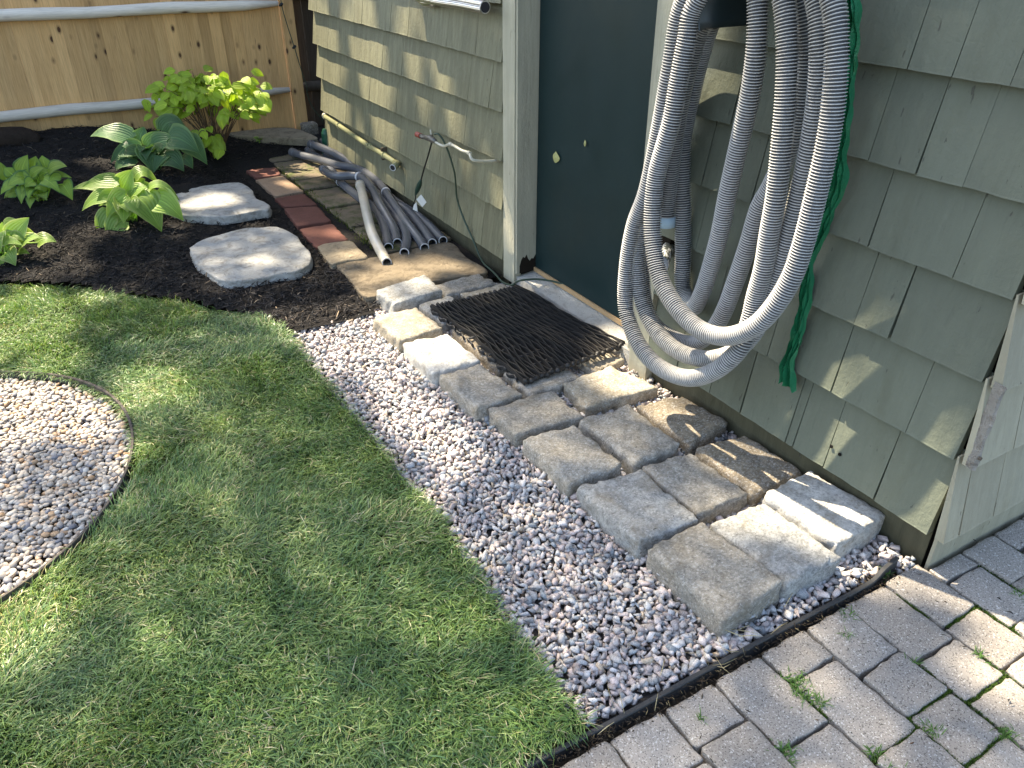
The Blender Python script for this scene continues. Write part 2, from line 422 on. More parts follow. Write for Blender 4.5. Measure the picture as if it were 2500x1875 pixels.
# ------------------------------------------------------------------ measured positions (metres)
D = {'bricks': {'B1': [[-0.647, 4.678], [-0.444, 4.646], [-0.467, 4.441], [-0.641, 4.461]],
            'B2': [[-0.649, 4.418], [-0.468, 4.425], [-0.453, 4.003], [-0.643, 3.986]],
            'B3': [[-0.653, 3.964], [-0.466, 3.962], [-0.467, 3.696], [-0.653, 3.752]],
            'B4': [[-0.666, 3.722], [-0.481, 3.665], [-0.498, 3.357], [-0.691, 3.367]],
            'B5': [[-0.693, 3.35], [-0.502, 3.336], [-0.515, 3.039], [-0.703, 3.007]]},
 'cord': [[-0.15, 2.729, 0.586], [-0.15, 2.78, 0.507], [-0.15, 2.847, 0.415], [-0.15, 2.892, 0.349]],
 'farflag': [[-0.571, 5.593], [-0.479, 5.643], [-0.335, 5.594], [-0.19, 5.492], [-0.08, 5.394], [-0.037, 5.2], [-0.023, 5.014], [-0.091, 4.991], [-0.223, 5.099], [-0.357, 5.208], [-0.489, 5.332], [-0.561, 5.438]],
 'fencestring': [[-0.049, 5.4, 1.032], [-0.045, 5.4, 0.952], [-0.023, 5.4, 0.829], [0.004, 5.4, 0.697], [0.034, 5.4, 0.539], [0.059, 5.4, 0.416], [0.057, 5.4, 0.36], [0.081, 5.4, 0.267], [0.138, 5.4, 0.18],
                 [0.157, 5.4, 0.132]],
 'flag_small': [[-0.695, 3.012], [-0.646, 3.034], [-0.574, 3.022], [-0.517, 2.999], [-0.52, 2.871], [-0.528, 2.744], [-0.611, 2.746], [-0.672, 2.746], [-0.714, 2.747], [-0.709, 2.886]],
 'hose': [[[-0.1, 1.066, 0.669], [-0.1, 1.072, 0.746], [-0.11, 1.059, 0.884], [-0.12, 1.035, 1.063], [-0.12, 1.0, 1.211], [-0.12, 0.951, 1.301]],
          [[-0.16, 0.755, 1.334], [-0.16, 0.736, 1.228], [-0.15, 0.743, 1.112], [-0.14, 0.765, 0.984], [-0.13, 0.79, 0.832], [-0.13, 0.795, 0.824], [-0.12, 0.808, 0.712], [-0.11, 0.836, 0.589], [-0.1, 0.868, 0.487],
           [-0.09, 0.908, 0.421], [-0.08, 0.954, 0.415], [-0.07, 0.983, 0.453], [-0.06, 1.013, 0.557], [-0.06, 1.039, 0.709], [-0.06, 1.059, 0.803], [-0.06, 1.075, 0.928], [-0.07, 1.048, 1.056], [-0.08, 1.02, 1.159],
           [-0.1, 0.973, 1.258]],
          [[-0.13, 0.645, 1.34], [-0.12, 0.614, 1.239], [-0.11, 0.611, 1.129], [-0.1, 0.626, 1.008], [-0.09, 0.672, 0.884], [-0.09, 0.703, 0.809], [-0.09, 0.721, 0.698], [-0.09, 0.747, 0.57], [-0.09, 0.778, 0.448],
           [-0.1, 0.815, 0.363], [-0.11, 0.872, 0.31], [-0.12, 0.953, 0.298], [-0.14, 1.025, 0.321], [-0.15, 1.081, 0.403], [-0.15, 1.113, 0.541], [-0.15, 1.114, 0.683], [-0.15, 1.079, 0.811], [-0.15, 1.047, 0.996],
           [-0.15, 1.042, 1.161], [-0.15, 1.03, 1.297]],
          [[-0.18, 0.559, 1.348], [-0.18, 0.523, 1.253], [-0.17, 0.513, 1.15], [-0.16, 0.515, 1.039], [-0.15, 0.528, 0.905], [-0.15, 0.534, 0.866], [-0.15, 0.537, 0.776], [-0.15, 0.548, 0.681], [-0.155, 0.561, 0.59],
           [-0.165, 0.583, 0.49], [-0.175, 0.639, 0.401], [-0.19, 0.729, 0.343], [-0.2, 0.84, 0.323], [-0.2, 0.95, 0.347], [-0.2, 1.034, 0.42], [-0.2, 1.07, 0.525], [-0.2, 1.079, 0.643], [-0.2, 1.061, 0.745],
           [-0.2, 1.019, 0.851], [-0.19, 1.007, 1.008], [-0.18, 1.004, 1.168], [-0.17, 0.994, 1.3]],
          [[-0.2, 0.636, 1.343], [-0.2, 0.602, 1.245], [-0.2, 0.582, 1.142], [-0.2, 0.569, 1.032], [-0.2, 0.558, 0.904], [-0.2, 0.563, 0.897], [-0.195, 0.562, 0.802], [-0.19, 0.565, 0.701], [-0.19, 0.575, 0.61],
           [-0.2, 0.572, 0.538], [-0.22, 0.576, 0.455], [-0.24, 0.633, 0.363], [-0.25, 0.728, 0.293], [-0.25, 0.859, 0.267], [-0.25, 0.973, 0.301], [-0.24, 1.061, 0.388], [-0.23, 1.087, 0.525], [-0.22, 1.081, 0.666],
           [-0.21, 1.046, 0.791], [-0.2, 1.027, 0.972], [-0.2, 1.006, 1.138], [-0.19, 0.995, 1.301]],
          [[-0.22, 0.483, 1.355], [-0.22, 0.448, 1.264], [-0.22, 0.429, 1.168], [-0.22, 0.421, 1.065], [-0.225, 0.42, 0.945], [-0.225, 0.426, 0.938], [-0.23, 0.423, 0.827], [-0.24, 0.431, 0.73], [-0.255, 0.459, 0.637],
           [-0.265, 0.508, 0.561], [-0.27, 0.59, 0.503], [-0.275, 0.683, 0.486], [-0.275, 0.785, 0.511], [-0.27, 0.876, 0.569], [-0.26, 0.935, 0.661], [-0.25, 0.965, 0.761], [-0.24, 0.973, 0.868], [-0.23, 0.947, 1.007],
           [-0.22, 0.944, 1.117], [-0.21, 0.94, 1.223], [-0.2, 0.93, 1.315]]],
 'hosta': {'back': ([-1.221, 4.581, 0.166],
                    [([-1.297, 4.661, 0.337], [-1.515, 4.813, 0.345], 0.122, 0.05), ([-1.258, 4.673, 0.318], [-1.208, 4.69, 0.394], 0.084, 0), ([-1.227, 4.613, 0.292], [-1.137, 4.578, 0.386], 0.084, 0),
                     ([-1.125, 4.58, 0.384], [-0.979, 4.532, 0.342], 0.096, 0.13), ([-1.195, 4.552, 0.304], [-1.059, 4.463, 0.331], 0.109, 0.03), ([-1.099, 4.475, 0.358], [-0.966, 4.373, 0.269], 0.152, 0.05),
                     ([-1.017, 4.461, 0.326], [-0.926, 4.407, 0.186], 0.122, 0.05), ([-1.29, 4.608, 0.297], [-1.449, 4.693, 0.197], 0.096, 0.05), ([-1.307, 4.57, 0.244], [-1.442, 4.607, 0.168], 0.115, 0.04),
                     ([-1.215, 4.488, 0.27], [-1.241, 4.443, 0.17], 0.165, 0.05), ([-1.15, 4.47, 0.24], [-1.074, 4.378, 0.171], 0.128, 0.05), ([-1.056, 4.456, 0.231], [-1.015, 4.413, 0.171], 0.084, 0.03),
                     ([-1.228, 4.565, 0.254], [-1.193, 4.53, 0.327], 0.045, 0), ([-1.269, 4.596, 0.24], [-1.287, 4.597, 0.293], 0.058, 0.02), ([-1.195, 4.531, 0.264], [-1.142, 4.477, 0.301], 0.07, 0.03)]),
           'corner': ([-2.078, 3.681, 0.064],
                      [([-2.038, 3.658, 0.14], [-1.928, 3.593, 0.252], 0.098, 0.0), ([-2.064, 3.694, 0.128], [-2.05, 3.7, 0.22], 0.067, 0), ([-2.007, 3.598, 0.116], [-1.905, 3.51, 0.173], 0.082, 0.02),
                       ([-1.928, 3.593, 0.124], [-1.845, 3.544, 0.125], 0.067, 0.03), ([-2.085, 3.616, 0.136], [-1.99, 3.514, 0.146], 0.051, 0.03), ([-2.071, 3.587, 0.095], [-2.045, 3.511, 0.053], 0.086, 0.03),
                       ([-2.092, 3.606, 0.081], [-2.101, 3.556, 0.038], 0.076, 0.03), ([-2.023, 3.607, 0.089], [-1.974, 3.55, 0.088], 0.036, 0.01), ([-2.11, 3.687, 0.107], [-2.166, 3.71, 0.158], 0.077, 0.03),
                       ([-2.112, 3.632, 0.087], [-2.177, 3.624, 0.049], 0.077, 0.03), ([-2.032, 3.64, 0.118], [-1.994, 3.609, 0.175], 0.031, 0), ([-2.102, 3.723, 0.104], [-2.093, 3.737, 0.196], 0.073, 0)]),
           'left': ([-1.864, 4.303, 0.149],
                    [([-1.928, 4.341, 0.284], [-1.867, 4.305, 0.389], 0.087, 0), ([-1.858, 4.32, 0.303], [-1.83, 4.318, 0.375], 0.081, 0), ([-1.8, 4.3, 0.311], [-1.8, 4.323, 0.374], 0.07, 0),
                     ([-1.789, 4.224, 0.31], [-1.697, 4.147, 0.339], 0.08, 0.02), ([-1.879, 4.27, 0.289], [-1.802, 4.197, 0.336], 0.052, 0.01), ([-1.815, 4.26, 0.265], [-1.688, 4.176, 0.267], 0.052, 0.03),
                     ([-1.826, 4.211, 0.273], [-1.766, 4.129, 0.21], 0.074, 0.03), ([-1.744, 4.19, 0.237], [-1.717, 4.147, 0.154], 0.087, 0.03), ([-1.903, 4.263, 0.277], [-2.008, 4.283, 0.241], 0.086, 0.02),
                     ([-1.971, 4.332, 0.241], [-2.056, 4.358, 0.182], 0.064, 0.02), ([-1.973, 4.367, 0.284], [-1.998, 4.382, 0.319], 0.058, 0), ([-2.007, 4.401, 0.252], [-2.01, 4.412, 0.345], 0.058, 0),
                     ([-1.931, 4.259, 0.23], [-1.967, 4.225, 0.151], 0.063, 0.02), ([-1.907, 4.231, 0.175], [-1.932, 4.18, 0.132], 0.046, 0.02), ([-1.878, 4.235, 0.263], [-1.925, 4.211, 0.241], 0.057, 0.01),
                     ([-1.826, 4.211, 0.215], [-1.884, 4.199, 0.227], 0.04, 0.02), ([-1.862, 4.218, 0.195], [-1.841, 4.15, 0.172], 0.058, 0.02), ([-1.771, 4.29, 0.304], [-1.734, 4.296, 0.347], 0.041, 0),
                     ([-1.972, 4.346, 0.184], [-2.046, 4.375, 0.155], 0.064, 0.02), ([-1.744, 4.176, 0.281], [-1.805, 4.175, 0.261], 0.046, 0.02), ([-1.859, 4.279, 0.267], [-1.935, 4.31, 0.299], 0.052, 0.02),
                     ([-1.848, 4.294, 0.267], [-1.767, 4.246, 0.291], 0.064, 0.02)]),
           'mid': ([-1.47, 3.86, 0.082],
                   [([-1.416, 3.744, 0.229], [-1.349, 3.649, 0.057], 0.166, 0.05), ([-1.333, 3.737, 0.207], [-1.228, 3.647, 0.1], 0.128, 0.05), ([-1.352, 3.79, 0.253], [-1.215, 3.709, 0.184], 0.056, 0.1),
                    ([-1.402, 3.875, 0.301], [-1.286, 3.844, 0.246], 0.067, 0.1), ([-1.47, 3.88, 0.253], [-1.401, 3.854, 0.351], 0.101, 0), ([-1.481, 3.88, 0.294], [-1.663, 3.996, 0.254], 0.073, 0.02),
                    ([-1.527, 3.935, 0.247], [-1.708, 4.069, 0.234], 0.051, 0.03), ([-1.53, 3.86, 0.227], [-1.691, 3.932, 0.148], 0.084, 0.04), ([-1.467, 3.774, 0.246], [-1.586, 3.788, 0.137], 0.094, 0.03),
                    ([-1.555, 3.826, 0.138], [-1.66, 3.832, 0.003], 0.106, 0.03), ([-1.514, 3.788, 0.113], [-1.613, 3.781, 0.005], 0.112, 0.03), ([-1.448, 3.833, 0.216], [-1.356, 3.769, 0.27], 0.09, 0.02),
                    ([-1.612, 3.846, -0.022], [-1.676, 3.818, -0.016], 0.028, 0), ([-1.425, 3.875, 0.224], [-1.349, 3.858, 0.292], 0.085, 0.02)])},
 'knot': [[-0.051, 5.4, 0.982], [0.004, 5.4, 0.697]],
 'leafdoor': [[0.06, 1.962, 0.675], [0.06, 1.931, 0.65], [0.06, 1.965, 0.626], [0.06, 1.984, 0.651]],
 'leafdoor2': [[0.06, 1.759, 0.764], [0.06, 1.75, 0.754], [0.06, 1.757, 0.737], [0.06, 1.766, 0.747]],
 'lit': [[-0.951, 2.179, 0.0, 0.16], [-0.757, 2.195, 0.0, 0.16], [-0.738, 1.885, 0.0, 0.16], [-0.929, 1.905, 0.0, 0.13], [-0.752, 1.672, 0.0, 0.08], [-0.888, 1.669, 0.0, 0.06], [-0.889, 1.371, 0.0, 0.11],
         [-0.875, 1.214, 0.0, 0.1], [-0.869, 1.088, 0.0, 0.06], [-0.908, 1.489, 0.0, 0.08], [-0.68, 2.008, 0.06, 0.12], [-0.645, 1.722, 0.06, 0.13], [-0.147, 1.148, 0.06, 0.12], [-0.091, 1.084, 0.06, 0.08],
         [-0.18, 0.9, 0.06, 0.07], [-0.12, 0.671, 0.06, 0.045], [-0.119, 0.51, 0.06, 0.05], [-0.218, 0.568, 0.06, 0.04], [-0.091, 0.335, 0.06, 0.12], [-0.055, 0.216, 0.06, 0.14], [-0.18, 0.176, 0.06, 0.12],
         [-0.256, 0.288, 0.06, 0.09], [-0.357, 0.347, 0.06, 0.06], [-0.028, 0.067, 0.0, 0.1], [-0.027, 0.004, 0.0, 0.08], [-0.007, -0.058, 0.0, 0.09], [-0.006, -0.135, 0.0, 0.05], [-0.037, -0.274, 0.0, 0.07],
         [-0.169, -0.351, 0.0, 0.08], [-0.175, -0.289, 0.0, 0.04], [-0.115, 0.076, 0.0, 0.05], [-0.421, 2.498, 0.05, 0.1], [-0.214, 2.514, 0.05, 0.1], [-0.607, 2.508, 0.05, 0.07], [-0.143, 2.403, 0.05, 0.06],
         [-0.445, 2.287, 0.05, 0.05], [-0.614, 2.267, 0.05, 0.03], [-0.588, 2.804, 0.05, 0.05], [-0.991, 3.921, 0.08, 0.12], [-1.102, 3.887, 0.08, 0.08], [-0.892, 3.577, 0.08, 0.05], [-0.56, 4.192, 0.08, 0.09],
         [-0.612, 4.27, 0.08, 0.05], [-0.522, 3.184, 0.08, 0.06], [-0.22, 4.395, 0.08, 0.1], [-0.245, 4.615, 0.08, 0.07], [-1.013, 2.929, 0.08, 0.05], [-1.606, 4.924, 0.1, 0.12], [-1.49, 4.736, 0.1, 0.1],
         [-1.829, 3.638, 0.1, 0.1], [-1.986, 3.37, 0.1, 0.1], [-1.707, 3.809, 0.1, 0.08], [-0.878, 2.237, 0.1, 0.14], [-1.042, 2.227, 0.1, 0.1], [-1.083, 2.357, 0.1, 0.08], [-2.049, 2.951, 0.0, 0.2],
         [-2.107, 2.733, 0.0, 0.2], [-1.953, 2.74, 0.0, 0.12], [-1.667, 2.085, 0.0, 0.1], [-1.605, 1.971, 0.0, 0.09], [-1.573, 1.878, 0.0, 0.06], [-2.112, 0.995, 0.0, 0.13], [-2.154, 0.936, 0.0, 0.12],
         [-1.941, 2.41, 0.0, 0.1], [-1.722, 1.929, 0.0, 0.07], [-1.772, 2.954, 0.0, 0.06], [-1.786, 1.581, -0.0, 0.05], [-2.129, 1.093, 0.0, 0.08], [-2.078, 2.174, 0.0, 0.17], [-1.967, 2.037, 0.0, 0.12],
         [-1.881, 1.851, 0.0, 0.07], [-2.127, 1.995, 0.0, 0.12], [-2.149, 1.123, 0.0, 0.08], [-2.083, 1.18, 0.0, 0.05], [-0.005, 1.396, 0.08, 0.07], [-0.1, 1.329, 0.08, 0.06], [0.017, 2.061, 0.08, 0.05],
         [-0.644, 4.94, 0.566, 0.16], [-0.868, 5.072, 0.506, 0.14], [-0.489, 4.848, 0.537, 0.12], [-0.75, 5.002, 0.417, 0.12], [-1.02, 5.162, 0.416, 0.08], [-0.808, 5.037, 0.233, 0.08], [-1.427, 4.722, 0.367, 0.1],
         [-1.261, 4.624, 0.339, 0.05], [-1.192, 4.584, 0.311, 0.04], [-1.497, 3.896, 0.27, 0.1], [-1.589, 3.95, 0.245, 0.09], [-1.346, 3.807, 0.271, 0.08], [-1.302, 3.781, 0.169, 0.06], [-1.565, 3.936, 0.063, 0.05],
         [-2.016, 3.718, 0.158, 0.1], [-1.95, 3.679, 0.182, 0.08], [-1.895, 3.647, 0.085, 0.08], [-1.944, 3.676, 0.415, 0.1], [-1.874, 3.634, 0.46, 0.07], [-0.12, 0.823, 0.633, 0.03], [-0.1, 0.863, 0.505, 0.03],
         [-0.09, 0.936, 0.412, 0.03], [-0.22, 1.066, 0.425, 0.025], [-0.2, 1.024, 0.35, 0.03], [-0.22, 0.915, 0.316, 0.035], [-0.24, 0.813, 0.304, 0.035], [-0.12, 0.955, 0.311, 0.035], [-0.275, 0.715, 0.468, 0.02],
         [-0.16, 0.736, 1.171, 0.02], [-0.2, 0.954, 1.293, 0.03]],
 'log': [[-2.231, 5.25, 0.391], [-1.815, 5.25, 0.398], [-1.766, 5.25, 0.32]],
 'pipes': {'a': ([[-0.268, 4.834, 0.085], [-0.229, 4.699, 0.085], [-0.17, 4.515, 0.09], [-0.123, 4.288, 0.1], [-0.068, 4.146, 0.11], [-0.048, 3.985, 0.115], [-0.047, 3.741, 0.1], [-0.084, 3.534, 0.09],
                  [-0.122, 3.321, 0.08], [-0.166, 3.073, 0.07], [-0.198, 2.864, 0.06], [-0.222, 2.743, 0.058]],
                 [0.6]),
           'b': ([[-0.132, 4.809, 0.13], [-0.099, 4.661, 0.13], [-0.063, 4.499, 0.12], [-0.029, 4.319, 0.1], [-0.018, 4.113, 0.08], [-0.034, 3.832, 0.06], [-0.076, 3.521, 0.06], [-0.063, 3.358, 0.06],
                  [-0.077, 3.194, 0.06], [-0.112, 2.992, 0.058], [-0.158, 2.786, 0.058]],
                 []),
           'c': ([[-0.252, 4.204, 0.11], [-0.254, 4.048, 0.115], [-0.219, 3.97, 0.12], [-0.157, 3.946, 0.12], [-0.117, 3.865, 0.12], [-0.134, 3.667, 0.11], [-0.191, 3.416, 0.1], [-0.226, 3.212, 0.08],
                  [-0.261, 3.034, 0.065], [-0.309, 2.884, 0.058]],
                 [0.27]),
           'd': ([[-0.177, 3.743, 0.115], [-0.257, 3.484, 0.12], [-0.339, 3.221, 0.11], [-0.404, 2.993, 0.09], [-0.435, 2.83, 0.07], [-0.468, 2.653, 0.06]], []),
           'e': ([[-0.126, 4.924, 0.06], [-0.128, 4.678, 0.06], [-0.158, 4.344, 0.06], [-0.198, 4.047, 0.06], [-0.211, 3.819, 0.06], [-0.215, 3.628, 0.06], [-0.204, 3.466, 0.06], [-0.249, 3.247, 0.06],
                  [-0.314, 3.023, 0.058], [-0.376, 2.842, 0.058]],
                 [0.42]),
           'f': ([[0.045, 5.112, 0.06], [0.041, 4.887, 0.06], [-0.002, 4.568, 0.06], [-0.041, 4.276, 0.06], [-0.077, 3.924, 0.058], [-0.103, 3.624, 0.058], [-0.124, 3.426, 0.058], [-0.158, 3.225, 0.058],
                  [-0.216, 2.987, 0.058], [-0.268, 2.85, 0.058], [-0.332, 2.729, 0.058]],
                 []),
           'g': ([[-0.063, 4.705, 0.058], [-0.042, 4.457, 0.058], [-0.052, 4.159, 0.058], [-0.031, 3.958, 0.058], [-0.047, 3.647, 0.058], [-0.052, 3.384, 0.058], [-0.046, 3.231, 0.058], [-0.063, 3.019, 0.058],
                  [-0.096, 2.79, 0.058]],
                 [])},
 'sensor': [[-0.15, 2.887, 0.357], [-0.15, 2.91, 0.326], [-0.15, 2.945, 0.286], [-0.15, 2.968, 0.255]],
 'sensor_tail': [[-0.15, 2.968, 0.255], [-0.15, 2.976, 0.23], [-0.15, 3.03, 0.173]],
 'shoot': [-0.393, 5.237, 0.091],
 'shrub_base': [-0.685, 5.325, 0.136],
 'shrub_c': [-0.742, 4.998, 0.465],
 'shrub_ext': [[-1.112, 5.216, 0.475], [-0.378, 4.783, 0.562], [-0.594, 4.91, 0.681], [-0.758, 5.007, 0.121], [-0.743, 4.998, 0.209], [-1.078, 5.196, 0.412], [-0.44, 4.819, 0.413]],
 'shrub_pts': [[-1.077, 5.573, 0.396], [-0.913, 5.477, 0.535], [-0.692, 5.346, 0.594], [-0.525, 5.248, 0.629], [-0.368, 5.155, 0.606], [-0.293, 5.111, 0.524], [-0.361, 5.151, 0.349], [-0.664, 5.33, 0.04]],
 'slab': [[-0.695, 2.761], [-0.607, 2.76], [-0.528, 2.754], [-0.422, 2.749], [-0.26, 2.76], [-0.068, 2.748], [-0.09, 2.518], [-0.087, 2.301], [-0.241, 2.315], [-0.37, 2.33], [-0.518, 2.324], [-0.7, 2.316],
          [-0.695, 2.539]],
 'spigot': {'handle': [-0.15, 2.741, 0.636],
            'pipe': [[-0.15, 2.699, 0.587], [-0.15, 2.605, 0.586], [-0.15, 2.524, 0.611], [-0.15, 2.416, 0.607], [-0.15, 2.343, 0.611], [-0.155, 2.299, 0.591], [-0.08, 2.303, 0.575], [-0.005, 2.308, 0.569]],
            'valve': [[-0.15, 2.93, 0.581], [-0.15, 2.859, 0.582], [-0.15, 2.809, 0.585], [-0.15, 2.734, 0.595], [-0.15, 2.687, 0.589]]},
 'step1': [[-1.279, 4.263], [-1.19, 4.319], [-1.017, 4.273], [-0.808, 4.245], [-0.766, 4.146], [-0.762, 4.016], [-0.782, 3.854], [-0.758, 3.757], [-0.75, 3.671], [-0.781, 3.61], [-0.822, 3.618], [-0.936, 3.608],
           [-1.027, 3.616], [-1.138, 3.681], [-1.207, 3.751], [-1.266, 3.877], [-1.295, 4.053]],
 'step2': [[-1.274, 3.279], [-1.191, 3.368], [-1.089, 3.404], [-0.959, 3.436], [-0.88, 3.406], [-0.801, 3.369], [-0.753, 3.192], [-0.763, 3.042], [-0.763, 2.93], [-0.807, 2.779], [-0.904, 2.703], [-0.989, 2.714],
           [-1.078, 2.709], [-1.214, 2.758], [-1.264, 2.913], [-1.288, 3.06]],
 'streak': [[4.699, 0.373, 1.002, 0.1], [4.509, 0.308, 0.92, 0.09], [4.36, 0.305, 0.902, 0.05], [3.946, 0.705, 0.869, 0.08], [3.803, 0.478, 0.87, 0.07], [3.582, 0.493, 0.875, 0.06], [3.188, 0.81, 0.881, 0.04],
            [3.111, 0.661, 0.891, 0.03], [2.845, 0.784, 0.884, 0.035], [2.775, 0.67, 0.874, 0.025], [3.899, 1.031, 1.101, 0.1], [3.725, 1.045, 1.113, 0.06], [3.225, 1.047, 1.119, 0.05], [3.102, 1.053, 1.129, 0.04],
            [4.609, 0.078, 0.367, 0.1], [4.274, 0.13, 0.394, 0.06], [3.694, 0.309, 0.523, 0.07], [3.521, 0.383, 0.499, 0.04], [2.893, 1.046, 1.073, 0.02], [2.691, 0.608, 0.731, 0.03], [3.905, 0.12, 0.198, 0.05],
            [3.497, 0.24, 0.395, 0.03], [0.133, 0.155, 0.339, 0.035], [0.085, 0.165, 0.335, 0.05], [0.044, 0.169, 0.325, 0.04], [0.581, 0.108, 0.251, 0.028], [0.823, 0.106, 0.187, 0.05], [0.893, 0.085, 0.187, 0.03],
            [1.009, 1.198, 1.275, 0.03], [1.038, 0.993, 1.147, 0.03], [1.0, 1.11, 1.15, 0.015], [0.857, 0.802, 0.938, 0.012], [0.861, 0.583, 0.745, 0.02], [0.816, 0.122, 0.2, 0.04], [0.867, 0.101, 0.127, 0.03]],
 'strip': [[-0.15, 0.517, 1.385], [-0.14, 0.497, 1.336], [-0.12, 0.489, 1.265], [-0.1, 0.49, 1.187], [-0.09, 0.482, 1.093], [-0.08, 0.484, 0.992], [-0.07, 0.496, 0.879], [-0.06, 0.515, 0.783], [-0.055, 0.526, 0.7],
           [-0.05, 0.526, 0.63], [-0.05, 0.522, 0.562], [-0.05, 0.524, 0.467], [-0.05, 0.53, 0.387], [-0.05, 0.518, 0.311]],
 'tag': [[-0.15, 2.96, 0.234], [-0.15, 2.895, 0.277], [-0.15, 2.833, 0.253], [-0.15, 2.889, 0.212]],
 'tag2': [[-0.15, 2.996, 0.195], [-0.15, 2.962, 0.218], [-0.15, 2.955, 0.168], [-0.15, 3.016, 0.164]],
 'tube': [[-0.09, 3.087, 1.204], [-0.09, 2.722, 1.199], [-0.09, 2.492, 1.202], [-0.09, 2.284, 1.2]],
 'tube2': [[-0.05, 3.077, 1.199], [-0.05, 3.006, 1.18], [-0.05, 2.947, 1.168], [-0.05, 2.852, 1.175]],
 'vent': [[0.0, 1.143, 0.547], [-0.07, 1.086, 0.535], [-0.11, 1.055, 0.524]],
 'wallpipe': [[-0.045, 4.721, 0.332], [-0.045, 4.419, 0.324], [-0.045, 4.141, 0.313], [-0.045, 3.883, 0.303], [-0.045, 3.643, 0.3], [-0.045, 3.452, 0.293]],
 'wallpipe_end': [-0.085, 3.422, 0.284],
 'wire': [[-0.15, 2.699, 0.623], [-0.14, 2.667, 0.625], [-0.12, 2.636, 0.574], [-0.09, 2.618, 0.449], [-0.07, 2.642, 0.317], [-0.06, 2.603, 0.229], [-0.05, 2.526, 0.14], [-0.05, 2.454, 0.07], [-0.07, 2.368, 0.06],
          [-0.066, 2.316, 0.05], [-0.077, 2.237, 0.05], [-0.093, 2.148, 0.05], [-0.115, 2.028, 0.085], [-0.098, 2.016, 0.1], [-0.081, 1.992, 0.115], [-0.02, 1.969, 0.115], [0.031, 1.93, 0.11], [0.065, 1.884, 0.105],
          [0.083, 1.826, 0.1]]}
# ------------------------------------------------------------------ more materials
def mat_soil():
    t = NT('soil'); p = t.pos()
    c = t.mix(t.noise(14, 6, .7, p), (.028, .021, .015), (.075, .056, .038))
    t.bump(t.noise(60, 5, .7, p), .8, .01)
    return t.done(c, .95, .1)
MAT['soil'] = mat_soil()

def mat_concrete():
    t = NT('paver_concrete'); p = t.pos(rnd=True)
    c = t.mix(t.noise(6, 5, .65, p), (.24, .215, .19), (.36, .33, .295))
    c = t.mix(t.ramp(t.noise(260, 2, .6, p), [(.36, (.9, .9, .9)), (.44, (0, 0, 0))]), c, (.085, .075, .068))
    c = t.mix(t.ramp(t.noise(200, 2, .6, t.pos((1.1, 1, 1), rnd=True)), [(.60, (0, 0, 0)), (.66, (.9, .9, .9))]), c, (.55, .53, .50))
    c = t.mix(t.ramp(t.noise(38, 4, .75, p), [(.66, (0, 0, 0)), (.74, (.85, .85, .85))]), c, (.07, .062, .055))
    c = t.rand_tint(c, .86, 1.1)
    t.bump(t.math('ADD', t.noise(170, 4, .7, p), t.noise(50, 4, .7, p)), .6, .004)
    return t.done(c, .92, .2)
MAT['concrete'] = mat_concrete()

def mat_brick(name, a, b, moss=0.0):
    t = NT(name); p = t.pos(rnd=True)
    c = t.mix(t.noise(14, 5, .7, p), a, b)
    c = t.mix(t.ramp(t.noise(60, 4, .7, p), [(.58, (0, 0, 0)), (.72, (.8, .8, .8))]), c, (.06, .045, .04))
    if moss:
        c = t.mix(t.ramp(t.noise(11, 5, .7, p), [(.5 - moss * .2, (0, 0, 0)), (.66, (.9, .9, .9))]), c, (.055, .075, .018))
    t.bump(t.noise(70, 5, .7, p), .6, .006)
    return t.done(t.rand_tint(c, .85, 1.12), .9, .2)
MAT['red_brick'] = mat_brick('red_brick', (.095, .038, .030), (.19, .085, .065))
MAT['tan_brick'] = mat_brick('tan_brick', (.24, .16, .105), (.33, .235, .16))
MAT['moss_brick'] = mat_brick('mossy_brick', (.13, .10, .07), (.22, .175, .125), .25)

def mat_flag(name, a, b, stain=(.16, .13, .10)):
    t = NT(name); p = t.pos(rnd=True)
    c = t.mix(t.noise(5, 6, .65, p, .6), a, b)
    c = t.mix(t.ramp(t.noise(16, 6, .75, p, .8), [(.47, (0, 0, 0)), (.64, (.85, .85, .85))]), c, stain)
    c = t.mix(t.ramp(t.noise(60, 4, .7, p), [(.66, (0, 0, 0)), (.72, (.9, .9, .9))]), c, (.03, .028, .025))
    t.bump(t.math('ADD', t.noise(17, 7, .75, p, .9), t.math('MULTIPLY', t.noise(90, 4, .7, p), .45)), 1.0, .022)
    return t.done(c, .85, .25)
MAT['pale_flag'] = mat_flag('pale_flagstone', (.36, .355, .335), (.56, .55, .52), (.25, .235, .21))
MAT['tan_flag'] = mat_flag('tan_flagstone', (.20, .155, .105), (.30, .245, .17), (.12, .095, .066))
MAT['buff_flag'] = mat_flag('buff_flagstone', (.29, .235, .16), (.40, .335, .24), (.18, .14, .095))

